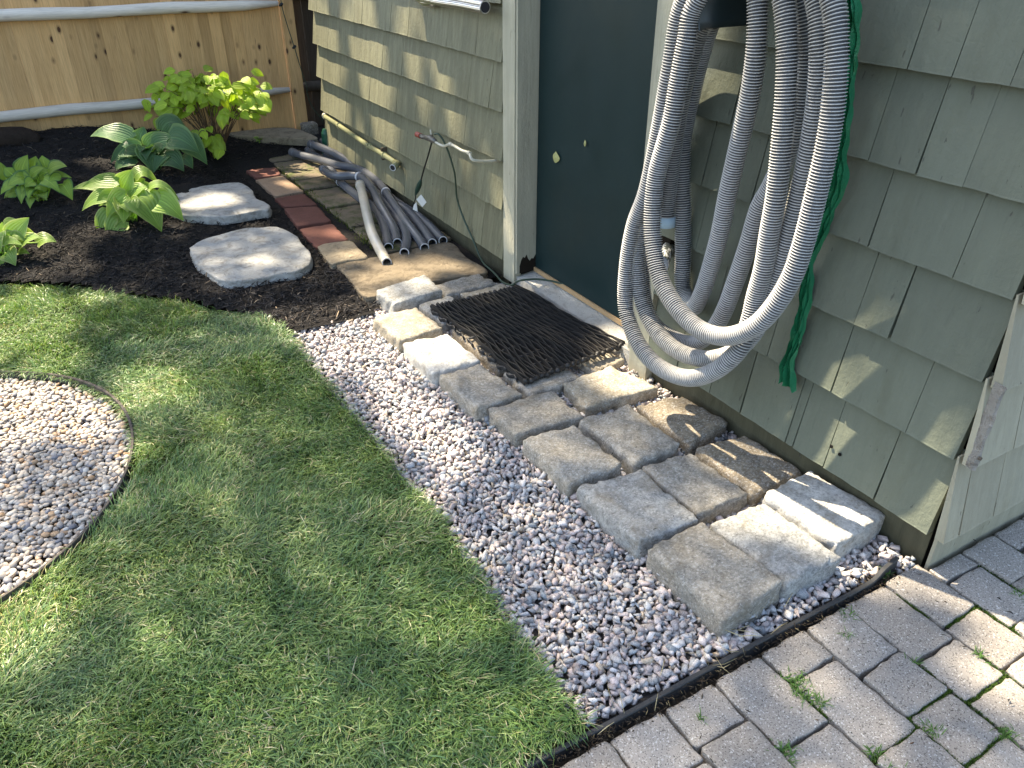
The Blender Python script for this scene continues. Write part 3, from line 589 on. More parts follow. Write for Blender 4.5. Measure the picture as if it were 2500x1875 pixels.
def mat_cedar(name, a, b, knot=(.085, .04, .02), axis='z'):
    t = NT(name)
    sc = (14, 14, 1.0) if axis == 'z' else (1.0, 14, 14)
    gp = t.pos(sc, rnd=True)
    g = t.noise(1.6, 6, .65, gp, .5)
    c = t.mix(g, a, b)
    fine = t.noise(7, 4, .6, t.pos((26, 26, 1.2) if axis == 'z' else (1.2, 26, 26), rnd=True))
    c = t.mix(t.ramp(fine, [(.35, (.45, .45, .45)), (.6, (0, 0, 0))]), c, tuple(x * .66 for x in a))
    smear = t.noise(1.0, 4, .6, t.pos((9, 9, 2.0) if axis == 'z' else (2, 9, 9), rnd=True))
    c = t.mix(t.ramp(smear, [(.60, (0, 0, 0)), (.76, (.45, .45, .45))]), c, tuple(x * .5 for x in a))
    kv = t.n('ShaderNodeTexVoronoi'); kv.inputs['Scale'].default_value = 1.0
    t.l(t.pos((11.0, 11.0, 6.0) if axis == 'z' else (4.0, 9, 9), rnd=True), kv.inputs['Vector'])
    c = t.mix(t.ramp(kv.outputs['Distance'], [(.085, (1, 1, 1)), (.12, (.45, .45, .45)), (.20, (0, 0, 0))]), c, knot)
    c = t.rand_tint(c, .76, 1.16)
    t.bump(t.math('ADD', fine, g), .25, .003)
    return t.done(c, .72, .25)
MAT['cedar'] = mat_cedar('cedar_board', (.55, .31, .12), (.76, .485, .23))
MAT['cedar_rail'] = mat_cedar('peeled_rail', (.58, .50, .41), (.86, .79, .69), axis='x')
MAT['old_wood'] = mat_cedar('weathered_wood', (.065, .05, .037), (.13, .105, .08))

def mat_door():
    t = NT('door_paint'); p = t.pos()
    c = t.mix(t.noise(3, 4, .6, p), (.005, .018, .019), (.009, .026, .027))
    c = t.mix(t.ramp(t.noise(30, 5, .75, p), [(.70, (0, 0, 0)), (.76, (.35, .35, .35))]), c, (.06, .075, .075))
    t.bump(t.noise(18, 3, .6, p), .06, .003)
    return t.done(c, t.ramp(t.noise(6, 4, .6, p), [(.3, (.42, .42, .42)), (.7, (.62, .62, .62))]), .28)
MAT['door'] = mat_door()
MAT['sill'] = mat_flag('sill_stone', (.50, .485, .44), (.60, .58, .53), (.42, .39, .34))
MAT['bare_wood'] = simple('bare_wood', (.42, .28, .15), .8, .2)
MAT['rot_wood'] = simple('rotten_wood', (.02, .016, .012), .95, .1)
MAT['corner_bare'] = mat_flag('weathered_corner_wood', (.26, .235, .20), (.48, .46, .42), (.14, .115, .09))

# ------------------------------------------------------------------ ground
m = MB(); m.box((-30, -30, -.4), (30, 30, -.03))
tag(m.build('ground', MAT['soil']), 'dark bare soil under the whole yard', 'ground', kind='structure')

LAWN_EDGE = [(-1.085, .06), (-1.10, .19), (-1.095, .37), (-1.08, .60), (-1.065, .82), (-1.075, 1.06), (-1.085, 1.49), (-1.095, 1.79), (-1.11, 2.28), (-1.14, 2.40), (-1.25, 2.53), (-1.41, 2.71), (-1.65, 2.98), (-1.85, 3.19), (-2.13, 3.38), (-2.6, 3.62), (-4.5, 4.0)]
LAWN = LAWN_EDGE + [(-4.5, .06)]
CIRC, CR = (-2.533, 1.76), .769

def sheet(name, x0, x1, y0, y1, step, keep, zf, mat):
    nx, ny = int((x1 - x0) / step) + 1, int((y1 - y0) / step) + 1
    X, Y = np.meshgrid(np.linspace(x0, x1, nx), np.linspace(y0, y1, ny))
    Z = zf(X, Y)
    V_ = np.c_[X.ravel(), Y.ravel(), Z.ravel()]
    I = np.arange(nx * ny).reshape(ny, nx)
    Q = np.stack([I[:-1, :-1], I[:-1, 1:], I[1:, 1:], I[1:, :-1]], -1).reshape(-1, 4)
    cx, cy = V_[Q, 0].mean(1), V_[Q, 1].mean(1)
    Q = Q[keep(cx, cy)]
    used, inv = np.unique(Q, return_inverse=True)
    return np_mesh(name, V_[used], inv.reshape(-1, 4), mat, smooth=True)

def mat_turf():
    t = NT('turf_soil'); p = t.pos()
    c = t.mix(t.noise(30, 5, .7, p), (.020, .026, .009), (.045, .05, .018))
    return t.done(c, .95, .1)
lawn_z = lambda x, y: .004 + .016 * fbm(x * 5, y * 5, 3)
o = sheet('lawn', -4.4, -1.0, .05, 4.1, .035, lambda x, y: inside(LAWN, x + .015, y) & (np.hypot(x - CIRC[0], y - CIRC[1]) > CR + .012), lawn_z, mat_turf())
tag(o, 'soil of the curving lawn beneath the grass', 'lawn', kind='structure')

def mat_mulch():
    t = NT('mulch_bed'); p = t.pos()
    c = t.mix(t.noise(22, 6, .75, p), (.007, .007, .008), (.022, .019, .017))
    t.bump(t.noise(45, 6, .75, p), 1.0, .02)
    return t.done(c, .9, .2)
BED_EDGE = LAWN_EDGE[9:]
BED = [(-.70, 2.22), (-1.10, 2.22)] + BED_EDGE + [(-4.5, 5.62), (.9, 5.62), (.9, 4.9), (-.02, 4.85), (-.02, 2.3), (-.6, 2.3)]
mul_z = lambda x, y: np.where(y < 2.6, np.minimum(hill(x, y), .02 + .015 * (y - 2.1) / .5), hill(x, y)) + .022 * (fbm(x * 9, y * 9, 5) - .5) * (x < -.72) - .006
o = sheet('mulch_bed', -4.4, .9, 2.2, 5.62, .04, lambda x, y: inside(BED, x, y), mul_z, mat_mulch())
tag(o, 'dark shredded bark mulch bed rising to the fence', 'mulch bed', kind='structure')

m = MB(); m.add([(-1.12, .04, -.018), (.02, .04, -.018), (.02, 2.3, -.018), (-.62, 2.35, -.018), (-.75, 2.25, -.014), (-1.14, 2.25, -.014)], [(0, 1, 2, 3, 4, 5)])
tag(m.build('gravel_bed', simple('stone_dust', (.06, .055, .052), .95, .1, var=.5, vs=90, bump=.6, bd=.006)), 'dark soil base below the crushed stone path', 'gravel bed', kind='structure')
m = MB()
m.add([(CIRC[0] + math.cos(a) * CR, CIRC[1] + math.sin(a) * CR, -.012) for a in np.linspace(0, 2 * math.pi, 64, endpoint=False)], [tuple(range(64))])
tag(m.build('pebble_bed', MAT['soil']), 'soil base below the round pebble bed', 'pebble bed', kind='structure')

# ------------------------------------------------------------------ paver patio
XL = [-2.10, -1.955, -1.81, -1.66, -1.51, -1.365, -1.215, -1.065, -.916, -.768, -.617, -.467, -.318, -.168, -.025, .117, .26, .405, .55, .70, .85, .995, 1.14, 1.285, 1.43, 1.575]
YJ = {-1.365: [-.15, -.30], -1.215: [-.18], -1.065: [-.13, -.28], -.916: [-.102, -.255], -.768: [-.198], -.617: [-.086, -.306], -.467: [-.153, -.28, -.412], -.318: [-.195, -.322], -.168: [-.163, -.31], -.025: [-.075, -.248], .117: [-.16, -.31], .26: [-.10, -.25], .405: [-.17], .55: [-.09, -.24], .70: [-.15]}
patio = empty('paver_patio', (-.3, -.3, 0))
tag(patio, 'grey concrete paver patio with mossy joints', 'patio', kind='structure')

def slab_piece(name, poly, z0, z1, mat, parent, bev=.006, jit=.0015, sub=.03, rng=RNG, top_jit=.0012, corner=.012):
    """one flat laid piece: wavy worn outline with rounded corners, a bevel ring and a slightly uneven top"""
    P = [Vector((p[0], p[1])) for p in poly]
    out = []
    n = len(P)
    for i in range(n):
        a, b, c = P[i - 1], P[i], P[(i + 1) % n]
        r = min(corner, .4 * (a - b).length, .4 * (c - b).length)
        p0, p2 = b + (a - b).normalized() * r, b + (c - b).normalized() * r
        out += [p0, (p0 + p2) * .25 + b * .5, p2]
        q = c + (b - c).normalized() * min(corner, .4 * (c - b).length)
        k = int((q - p2).length / sub)
        out += [p2.lerp(q, j / k) for j in range(1, k)] if k > 1 else []
    cen = sum(out, Vector((0, 0))) / len(out)
    out = [p + Vector((rng.uniform(-jit, jit), rng.uniform(-jit, jit))) for p in out]
    N = len(out)
    inn = [p + (cen - p).normalized() * bev * rng.uniform(.7, 1.5) for p in out]
    mid = [p + (cen - p).normalized() * bev * 3.5 for p in out]
    mb = MB()
    v = [(p.x, p.y, z0) for p in out] + [(p.x, p.y, z1 - bev * .8) for p in out] + [(p.x, p.y, z1 - rng.uniform(0, top_jit) - .0008) for p in inn] + [(p.x, p.y, z1 + rng.uniform(-top_jit, top_jit)) for p in mid] + [(cen.x, cen.y, z1)]
    f = []
    for k in range(3):
        for i in range(N):
            j = (i + 1) % N
            f.append((k * N + i, k * N + j, (k + 1) * N + j, (k + 1) * N + i))
    for i in range(N):
        f.append((3 * N + i, 3 * N + (i + 1) % N, 4 * N))
    # outline must be counter-clockwise
    area = sum(out[i].x * out[(i + 1) % N].y - out[(i + 1) % N].x * out[i].y for i in range(N))
    if area < 0:
        f = [tuple(reversed(q)) for q in f]
    mb.add(v, f)
    o = mb.build(name, mat, parent)
    me = o.data
    sm = np.zeros(len(me.polygons), bool); sm[N:] = True
    me.polygons.foreach_set('use_smooth', sm)
    return o

for i in range(len(XL) - 1):
    xa, xb = XL[i], XL[i + 1]
    top = .012 if xb < -.02 else -.02
    ys = [top] + sorted(YJ.get(xa, []), reverse=True)
    while ys[-1] > (-.95 if xa > -.95 else -.5):
        ys.append(ys[-1] - RNG.choice((.147, .147, .222)))
    for y1, y0 in zip(ys, ys[1:]):
        g = RNG.uniform(.0028, .0048)
        j = lambda: RNG.uniform(-.0025, .0025)
        dz = RNG.uniform(-.004, .004)
        slab_piece('paver', [(xa + g + j(), y0 + g + j()), (xb - g + j(), y0 + g + j()), (xb - g + j(), y1 - g + j()), (xa + g + j(), y1 - g + j())], -.06, .008 + dz, MAT['concrete'], patio, bev=.0042, jit=.0026, sub=.02, corner=.008)

# ------------------------------------------------------------------ brick strip by the shed
path = empty('brick_path', (-.4, 3.9, 0))
tag(path, 'narrow strip of old laid bricks along the shed', 'brick path', kind='structure')
for k, mt in (('B1', 'red_brick'), ('B2', 'tan_brick'), ('B3', 'red_brick'), ('B4', 'red_brick'), ('B5', 'red_brick')):
    q = np.array(D['bricks'][k]); q = q.mean(0) + (q - q.mean(0)) * np.array([.985, .965])
    slab_piece('brick', q.tolist(), -.02, .06 + RNG.uniform(-.008, .004), MAT[mt], path, bev=.007, jit=.004, sub=.025, corner=.014)
yy = [4.93, 4.79, 4.53, 4.27, 4.05, 3.84, 3.63, 3.43, 3.22, 3.0, 2.78]
for a, b in zip(yy, yy[1:]):
    for xa, xb in ((-.432, -.225), (-.218, -.03)):
        s = RNG.uniform(-.02, .02)
        slab_piece('brick', [(xa, b + .004 + s), (xb, b + .004 + s), (xb, a - .004 + s), (xa, a - .004 + s)], -.02, .045 + RNG.uniform(-.006, .006), MAT['moss_brick'], path, bev=.005, jit=.004, sub=.03, corner=.014)

# ------------------------------------------------------------------ shed
shed = empty('garden_shed', (0, 0, 0))
tag(shed, 'sage green shingled shed with a dark blue-green door', 'shed')
ZC = [.122, .362, .582, .792, .996, 1.212, 1.43, 1.65, 1.87, 2.09, 2.30]
OP0, OP1 = 1.268, 2.136           # door opening
R_END, L_BEG, L_END = 1.163, 2.242, 4.80

def shingle(name, u0, u1, z0, z1, place, mat, parent, rng, butt=.042, lap=.018):
    """tapered shingle from z0 (butt) to z1 (under the next course); place(u, out, z) maps to the world"""
    n = max(2, int((u1 - u0) / .03))
    us = np.linspace(u0, u1, n + 1)
    gm = (0, .0006, .0016, .0026) if u0 < 2.2 else (0, 0, .0004, .0012)
    ga, gb = rng.choice(gm), rng.choice(gm)
    ub = us + np.linspace(ga, -gb, n + 1)
    uj = [rng.uniform(-.0008, .0008) if 0 < q < n else 0 for q in range(n + 1)]
    slope = rng.uniform(-.0016, .0016)
    ph = rng.uniform(0, 9)
    off = rng.choice((0, 0, 0, .0012, -.002))
    prof = [z0 + slope * (k / n - .5) + rng.uniform(-.0010, .0010) + .0006 * math.sin(ph + k * 1.7) + off for k in range(n + 1)]
    b = butt + rng.uniform(-.0015, .0015)
    warp = rng.uniform(-.0008, .0012)
    mb = MB(); v = []
    for k, u in enumerate(us):
        cup = warp * math.sin(math.pi * k / n)
        w_ = ub[k]
        v += [place(w_, b + cup, prof[k]), place(w_, b + cup - .0012, prof[k] + .004), place(u, .005, z1), place(u, .0005, z1), place(w_, lap - .003, prof[k] + .001)]
    f = []
    for k in range(n):
        a, c = k * 5, (k + 1) * 5
        for j in range(5):
            j2 = (j + 1) % 5
            f.append((a + j, c + j, c + j2, a + j2))
    f += [(0, 1, 2, 3, 4), tuple(n * 5 + j for j in (4, 3, 2, 1, 0))]
    mb.add(v, f)
    return mb.build(name, mat, parent)

def course(u0, u1, k, place, mat, parent, rng, wmin=.10, wmax=.26, cuts=None, gaps=(.0003, .0005, .0008, .0018)):
    if cuts is None:
        cuts = [u0]
        while cuts[-1] < u1 - .3:
            cuts.append(cuts[-1] + rng.choice((rng.uniform(wmin, wmax), rng.uniform(wmin, .17))))
        if u1 - cuts[-1] > .24:
            cuts.append((cuts[-1] + u1) / 2 + rng.uniform(-.03, .03))
        cuts.append(u1)
    for a, b in zip(cuts, cuts[1:]):
        g = rng.choice(gaps)
        shingle('shingle', a + g, b - g, ZC[k], ZC[k + 1] + .016, place, mat, parent, rng)

front = lambda u, out, z: (-out, u, z)
side = lambda u, out, z: (u, -out, z)

m = MB()
m.box((.0, .012, -.05), (.06, R_END + .10, 2.32))
m.box((.0, 2.139, -.05), (.06, 4.79, 2.32))
m.box((.0, R_END + .10, 2.05), (.06, 2.139, 2.32))
wall_f = m.build('wall', MAT['sheathing'], shed)
m = MB(); m.box((.0605, .0, -.05), (2.0, .06, 2.32)); wall_s = m.build('wall', MAT['sheathing'], shed)
m = MB(); m.box((.0605, 4.73, -.05), (2.0, 4.79, 2.32)); m.build('wall', MAT['sheathing'], shed)
m = MB(); m.box((1.94, .061, -.05), (2.0, 4.729, 2.32)); m.build('wall', MAT['sheathing'], shed)

# measured joints on the near front wall, others by chance
RC = {0: [.004, .171, .347, .461, .491, .684, .83, 1.0, R_END], 1: [.004, .142, .38, .62, .86, R_END], 2: [.004, .255, .363, .625, .80, .98, R_END], 3: [.004, .145, .378, .60, .78, .99, R_END], 4: [.004, .185, .30, .433, .66, .90, R_END], 5: [.004, .15, .277, .387, .62, .85, R_END]}
rs = random.Random(21)
for k in range(len(ZC) - 1):
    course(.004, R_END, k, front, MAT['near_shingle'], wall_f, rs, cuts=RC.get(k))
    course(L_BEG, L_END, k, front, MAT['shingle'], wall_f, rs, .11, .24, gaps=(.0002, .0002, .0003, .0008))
SC = {0: [-.044, .022, .17, .36, .52, .74, .95, 1.15, 1.4, 1.62, 1.8, 1.98], 1: [-.044, .13, .30, .47, .70, .9, 1.15, 1.36, 1.6, 1.98], 2: [-.044, .10, .26, .45, .62, .85, 1.15, 1.3, 1.55, 1.75, 1.98]}
for k in range(len(ZC) - 1):
    course(-.044, 1.98, k, side, MAT['side_shingle'], wall_s, rs, cuts=SC.get(k), wmin=.13)
# skirt boards under the shingles
m = MB(); m.box((-.004, .012, -.05), (-.0005, R_END, .14)); m.build('skirt_board', MAT['skirt'], shed)
m = MB(); m.box((-.004, L_BEG, -.05), (-.0005, 4.79, .14)); m.build('skirt_board', MAT['skirt'], shed)
m = MB(); m.box((-.008, -.010, -.05), (1.98, -.0005, .128)); m.build('skirt_board', MAT['side_shingle'], shed)
# bare weathered piece at the corner, between the second and the third course
m = MB()
zz = np.linspace(.365, .60, 9)
v, f = [], []
for i, z in enumerate(zz):
    w = .009 + .008 * math.sin(i * 1.3) * .5 + .005 * (1 - i / 8)
    v += [(-.049 - .003 * math.sin(i * 2.1), -.044, z), (-.049 + w * .35, -.050 - .002 * math.sin(i * 1.7), z), (-.049 + w * .9, -.0435, z), (-.042, -.020, z)]
for i in range(8):
    for j in range(4):
        a, b = i * 4 + j, i * 4 + (j + 1) % 4
        f.append((a, b, b + 4, a + 4))
f += [(3, 2, 1, 0), (32, 33, 34, 35)]
m.add(v, f)
tag(m.build('corner_strip', MAT['corner_bare'], shed), 'flaking bare wood strip at the shed corner')
m = MB(); m.tube([(-.048, -.048, .405), (-.048, -.055, .405)], .0045, 8); m.build('nail', MAT['old_wood'], shed)

# door frame
m = MB(); m.box((-.034, OP1, .03), (-.0005, L_BEG - .002, 2.2)); m.build('casing', MAT['trim'], shed)
m = MB(); m.box((-.038, OP1 - .001, .03), (-.0345, OP1 + .018, 2.2)); m.build('casing_bead', MAT['trim'], shed)
m = MB(); m.box((-.034, R_END + .002, -.02), (-.0005, OP0, 2.2)); m.build('casing', MAT['trim'], shed)
m = MB(); m.box((-.0225, OP0 - .1, 2.205), (-.0005, OP1 + .1, 2.30)); m.build('casing', MAT['trim'], shed)
m = MB(); m.box((-.033, OP1 - .016, .088), (.095, OP1 - .0015, 2.2)); jamb = m.build('jamb', MAT['trim'], shed)
m = MB()
xs_ = np.linspace(-.018, .085, 12)
tops = [.12, .15, .165, .158, .172, .150, .138, .150, .146, .160, .172, .19]
yf = OP1 - .0175
m.add([(x_, yf, .088) for x_ in xs_] + [(x_, yf, t_) for x_, t_ in zip(xs_, tops)] + [(x_, OP1 - .0155, t_ + .002) for x_, t_ in zip(xs_, tops)], [(k, k + 1, 13 + k, 12 + k) for k in range(11)] + [(12 + k, 13 + k, 25 + k, 24 + k) for k in range(11)])
tag(m.build('rotten_jamb_foot', MAT['rot_wood'], shed), 'black rotted foot of the door jamb')
for hy, hz in ((.340, .196), (.308, .188)):
    m = MB(); m.tube([(-.0375, hy, hz), (-.0345, hy, hz)], [.0048, .0055], 9); m.build('nail_hole', MAT['sheathing'], shed)
m = MB(); m.box((-.033, OP0 + .0015, .085), (.095, OP0 + .016, 2.2)); m.build('jamb', MAT['trim'], shed)
m = MB(); m.box((-.021, OP0 + .017, 2.12), (.095, OP1 - .017, 2.2)); m.build('jamb', MAT['trim'], shed)
m = MB(); m.box((.067, OP0 + .019, .104), (.105, OP1 - .021, 2.115)); door = m.build('door', MAT['door'], shed)
m = MB(); m.box((.058, OP0 + .02, .086), (.066, OP1 - .02, .106)); tag(m.build('door_sweep', MAT['bare_wood'], shed), 'bare wood strip along the foot of the door')
m = MB()
v = [(-.024, OP0 + .0, .0), (-.024, OP1 - .0, .0), (.10, OP1 - .0, .0), (.10, OP0, .0), (-.024, OP0, .068), (-.024, OP1, .068), (.10, OP1, .084), (.10, OP0, .084)]
m.add(v, [(3, 2, 1, 0), (4, 7, 6, 5), (0, 4, 5, 1), (1, 5, 6, 2), (2, 6, 7, 3), (3, 7, 4, 0)][0:0] + [(0, 1, 2, 3), (4, 5, 6, 7), (0, 4, 5, 1)[::-1], (1, 5, 6, 2)[::-1], (2, 6, 7, 3)[::-1], (3, 7, 4, 0)[::-1]])
m.build('door_sill', MAT['sill'], shed)
m = MB(); m.box((-.14, -.14, 2.325), (2.15, 4.95, 2.40)); m.build('roof', MAT['roof'], shed)

# ------------------------------------------------------------------ cedar fence
FY = 5.5
fence = empty('cedar_fence', (-1.5, FY, 0))
tag(fence, 'new honey-coloured cedar board fence with round peeled rails', 'fence')
FT = 1.34
x = -.045
while x > -4.3:
    w = RNG.uniform(.062, .088)
    t_ = RNG.choice((-.0022, -.0008, .0006, .002)) + RNG.uniform(-.0006, .0006)
    lean = .0
    m = MB()
    zt = FT + RNG.uniform(-.01, .01)
    for (a, b) in ((x - w + .0002, x - .0002),):
        m.add([(a, FY + t_, -.05), (b, FY + t_, -.05), (b, FY + t_ + .016, -.05), (a, FY + t_ + .016, -.05), (a, FY + t_, zt - .03), (b, FY + t_, zt - .03), (b, FY + t_ + .016, zt - .03), (a, FY + t_ + .016, zt - .03), ((a + b) / 2, FY + t_, zt), ((a + b) / 2, FY + t_ + .016, zt)],
              [(0, 3, 2, 1), (0, 1, 5, 8, 4), (1, 2, 6, 5), (2, 3, 7, 9, 6), (3, 0, 4, 7), (4, 8, 9, 7), (8, 5, 6, 9)])
    m.build('board', MAT['cedar'], fence)
    x -= w
for z in (.395, .985):
    m = MB()
    pts = [(-.055 - .25 * i, FY - .034 + .003 * math.sin(i * 2.3), z + .004 * math.sin(i * 1.7 + z * 9)) for i in range(18)]
    m.tube(pts, [.018, .034] + [.036 + .002 * math.sin(i * 1.9) for i in range(16)], 16)
    m.build('rail', MAT['cedar_rail'], fence, smooth=True)
m = MB(); m.box((-.038, FY - .03, -.1), (.055, FY + .05, FT + .08)); m.build('post', MAT['cedar'], fence)

old = empty('old_fence', (.4, FY + .14, 0))
tag(old, 'dark weathered picket fence behind the shed corner', 'fence')
x = .075
while x < 1.6:
    w = RNG.uniform(.07, .10)
    m = MB(); m.box((x, FY + .12, -.05), (x + w - .004, FY + .138, 1.35)); m.build('board', MAT['old_wood'], old)
    x += w
for z in (.385, 1.03):
    m = MB(); m.tube([(.07, FY + .08, z), (.11, FY + .08, z), (.6, FY + .08, z - .015), (1.6, FY + .08, z)], [.02, .038, .04, .04], 12); m.build('rail', MAT['old_wood'], old, smooth=True)
# ------------------------------------------------------------------ granite cobbles
MAT['g_grey'] = mat_granite('granite_grey', (.34, .31, .26), (.47, .435, .375))
MAT['g_blue'] = mat_granite('granite_blue', (.38, .38, .365), (.53, .53, .51))
MAT['g_white'] = mat_granite('granite_white', (.52, .51, .485), (.66, .65, .62), (.12, .12, .12))
MAT['g_brown'] = mat_granite('granite_brown', (.23, .185, .13), (.35, .29, .21))
MAT['g_tan'] = mat_granite('granite_tan', (.40, .34, .25), (.54, .48, .375))

def cobble(name, quad, zt, mat, seed, zb=-.06, rnd=.035, tilt=(0, 0)):
    """split granite block: a rounded box over the quad, worn edges, uneven faces"""
    rg = np.random.default_rng(seed)
    n, nz = 21, 7
    q = [np.array(p) for p in quad]
    cen = sum(q) / 4
    q = [cen + (p - cen) * 1.025 for p in q]
    # cube-sphere style: map a unit box shell to the stone
    pts, idx = [], {}
    faces = []
    def vid(i, j, k):
        key = (i, j, k)
        if key not in idx:
            idx[key] = len(pts)
            u, v, w = i / n, j / n, k / nz
            pts.append((u, v, w))
        return idx[key]
    for i in range(n):
        for j in range(n):
            faces.append((vid(i, j, nz), vid(i + 1, j, nz), vid(i + 1, j + 1, nz), vid(i, j + 1, nz)))
    for k in range(nz):
        for i in range(n):
            faces.append((vid(i, 0, k), vid(i + 1, 0, k), vid(i + 1, 0, k + 1), vid(i, 0, k + 1)))
            faces.append((vid(i + 1, n, k), vid(i, n, k), vid(i, n, k + 1), vid(i + 1, n, k + 1)))
            faces.append((vid(0, i + 1, k), vid(0, i, k), vid(0, i, k + 1), vid(0, i + 1, k + 1)))
            faces.append((vid(n, i, k), vid(n, i + 1, k), vid(n, i + 1, k + 1), vid(n, i, k + 1)))
    A = np.array(pts)
    u, v, w = A.T
    # cluster samples at the edges
    eu, ev = .5 - .5 * np.cos(np.pi * u), .5 - .5 * np.cos(np.pi * v)
    u2, v2 = .45 * u + .55 * eu, .45 * v + .55 * ev
    w2 = 1 - (1 - w) ** 1.5
    B = (q[3][None] * ((1 - u2) * (1 - v2))[:, None] + q[2][None] * (u2 * (1 - v2))[:, None] + q[1][None] * (u2 * v2)[:, None] + q[0][None] * ((1 - u2) * v2)[:, None])
    H = zt - zb
    Lx = (np.linalg.norm(q[2] - q[3]) + np.linalg.norm(q[1] - q[0])) / 2
    Ly = (np.linalg.norm(q[0] - q[3]) + np.linalg.norm(q[1] - q[2])) / 2
    # rounded box: push the outermost layers in
    R = np.array([.0095, .0095, .0095]) * rg.uniform(.8, 1.3)
    X, Y, Z = u2 * Lx, v2 * Ly, zb + w2 * H
    inner = np.stack([np.clip(X, R[0], Lx - R[0]), np.clip(Y, R[1], Ly - R[1]), np.minimum(Z, zt - R[2])], 1)
    d = np.stack([X, Y, Z], 1) - inner
    L = np.linalg.norm(d, axis=1, keepdims=True)
    on = L[:, 0] > 1e-6
    cur = inner.copy()
    cur[on] += d[on] / L[on] * R[0]
    uu, vv = cur[:, 0] / Lx, cur[:, 1] / Ly
    B = (q[3][None] * ((1 - uu) * (1 - vv))[:, None] + q[2][None] * (uu * (1 - vv))[:, None] + q[1][None] * (uu * vv)[:, None] + q[0][None] * ((1 - uu) * vv)[:, None])
    z = cur[:, 2]
    s = seed * 7.3
    # bulge of the sides, rough split relief
    rad = B - cen[None]
    rn = np.linalg.norm(rad, axis=1, keepdims=True) + 1e-6
    edge = np.clip(np.maximum(abs(uu - .5), abs(vv - .5)) * 2, 0, 1)
    n1 = fbm(B[:, 0] * 22 + s, B[:, 1] * 22 + z * 17, seed) - .5
    n2 = fbm(B[:, 0] * 9 + s + 31, B[:, 1] * 9 + z * 14, seed + 5) - .5
    n3 = fbm(B[:, 0] * 60 + s, B[:, 1] * 60 + z * 66, seed + 9) - .5
    chipd = np.clip(fbm(B[:, 0] * 34 + s + 7, B[:, 1] * 34 + z * 20, seed + 13) - .56, 0, 1)
    B = B + rad / rn * (edge ** 3 * (n1 * .014 + n2 * .008 + n3 * .011 - chipd * .025))[:, None]
    z = z + (n2 * .008 + n1 * .006 + n3 * .0055) * (w2 > .55) + tilt[0] * (uu - .5) + tilt[1] * (vv - .5)
    z = z - edge ** 8 * (.004 + chipd * .022) * (w2 > .6)
    me_v = np.c_[B, z]
    o = np_mesh(name, me_v, np.array(faces), mat, smooth=True)
    return o

CB = [
 ('g_grey', .072, [(-.662, .379), (-.465, .388), (-.451, .11), (-.667, .092)], 'large tan-grey cobble at the near end beside the black edging'),
 ('g_blue', .066, [(-.444, .374), (-.25, .36), (-.245, .10), (-.442, .105)], 'blue-grey cobble in the middle of the row nearest the patio'),
 ('g_white', .078, [(-.232, .381), (-.026, .395), (-.004, .146), (-.223, .128)], 'brightest white sunlit cobble next to the shed corner'),
 ('g_blue', .066, [(-.673, .702), (-.453, .67), (-.466, .405), (-.667, .412)], 'pale blue-grey cobble on the gravel side, second row from the patio'),
 ('g_grey', .060, [(-.435, .692), (-.26, .66), (-.25, .42), (-.445, .425)], 'grey-brown cobble in the middle of the second row from the patio'),
 ('g_brown', .052, [(-.218, .683), (-.031, .656), (-.018, .424), (-.24, .417)], 'dark brown cobble by the shed with the zigzag hose shadow edge'),
 ('g_grey', .062, [(-.680, 1.0), (-.49, .975), (-.49, .722), (-.682, .727)], 'grey cobble on the gravel side, third row from the patio'),
 ('g_grey', .060, [(-.459, .996), (-.25, .991), (-.254, .715), (-.45, .702)], 'long grey cobble in the middle of the third row from the patio'),
 ('g_brown', .050, [(-.215, .985), (-.042, .95), (-.029, .744), (-.225, .705)], 'brown cobble by the shed under the round hose shadow'),
 ('g_grey', .060, [(-.69, 1.212), (-.43, 1.20), (-.425, 1.012), (-.683, 1.03)], 'wide grey cobble with a dark fleck below the front of the doormat'),
 ('g_tan', .055, [(-.365, 1.232), (-.14, 1.245), (-.075, 1.04), (-.387, 1.055)], 'yellowish sunlit cobble between the doormat and the hanging hose'),
 ('g_grey', .064, [(-.735, 1.50), (-.562, 1.501), (-.539, 1.234), (-.729, 1.222)], 'grey cobble beside the front left corner of the doormat'),
 ('g_white', .064, [(-.75, 1.808), (-.557, 1.788), (-.547, 1.525), (-.752, 1.522)], 'white granite cobble halfway along the left side of the doormat'),
 ('g_tan', .064, [(-.764, 2.078), (-.566, 2.084), (-.55, 1.848), (-.752, 1.83)], 'tan sunlit cobble by the rear left corner of the doormat'),
 ('g_blue', .080, [(-.662, 2.30), (-.404, 2.345), (-.40, 2.16), (-.645, 2.135)], 'tall blue-grey cobble standing by the corner of the tan slab'),
 ('g_blue', .052, [(-.535, 2.125), (-.375, 2.13), (-.35, 1.92), (-.52, 1.90)], 'small pale cobble peeking out behind the doormat'),
 ('g_grey', .055, [(-.395, 2.275), (-.15, 2.285), (-.118, 2.155), (-.388, 2.15)], 'long grey kerb-like cobble between the tan slab and the shed trim'),
 ('g_tan', .052, [(-.315, 2.135), (-.10, 2.14), (-.07, 1.96), (-.315, 1.95)], 'half-hidden tan cobble between doormat and door trim'),
 ('g_grey', .048, [(-.505, 1.42), (-.285, 1.42), (-.275, 1.245), (-.505, 1.235)], 'flat grey cobble poking out under the front edge of the doormat'),
 ('g_brown', .050, [(-.515, 1.84), (-.28, 1.86), (-.28, 1.47), (-.512, 1.45)], 'brown cobble in the shade under the doormat'),
 ('g_tan', .036, [(-.225, 1.40), (-.06, 1.40), (-.04, 1.285), (-.20, 1.268)], 'thin tan stone beneath the sunny corner of the doormat'),
]
COBQ = []
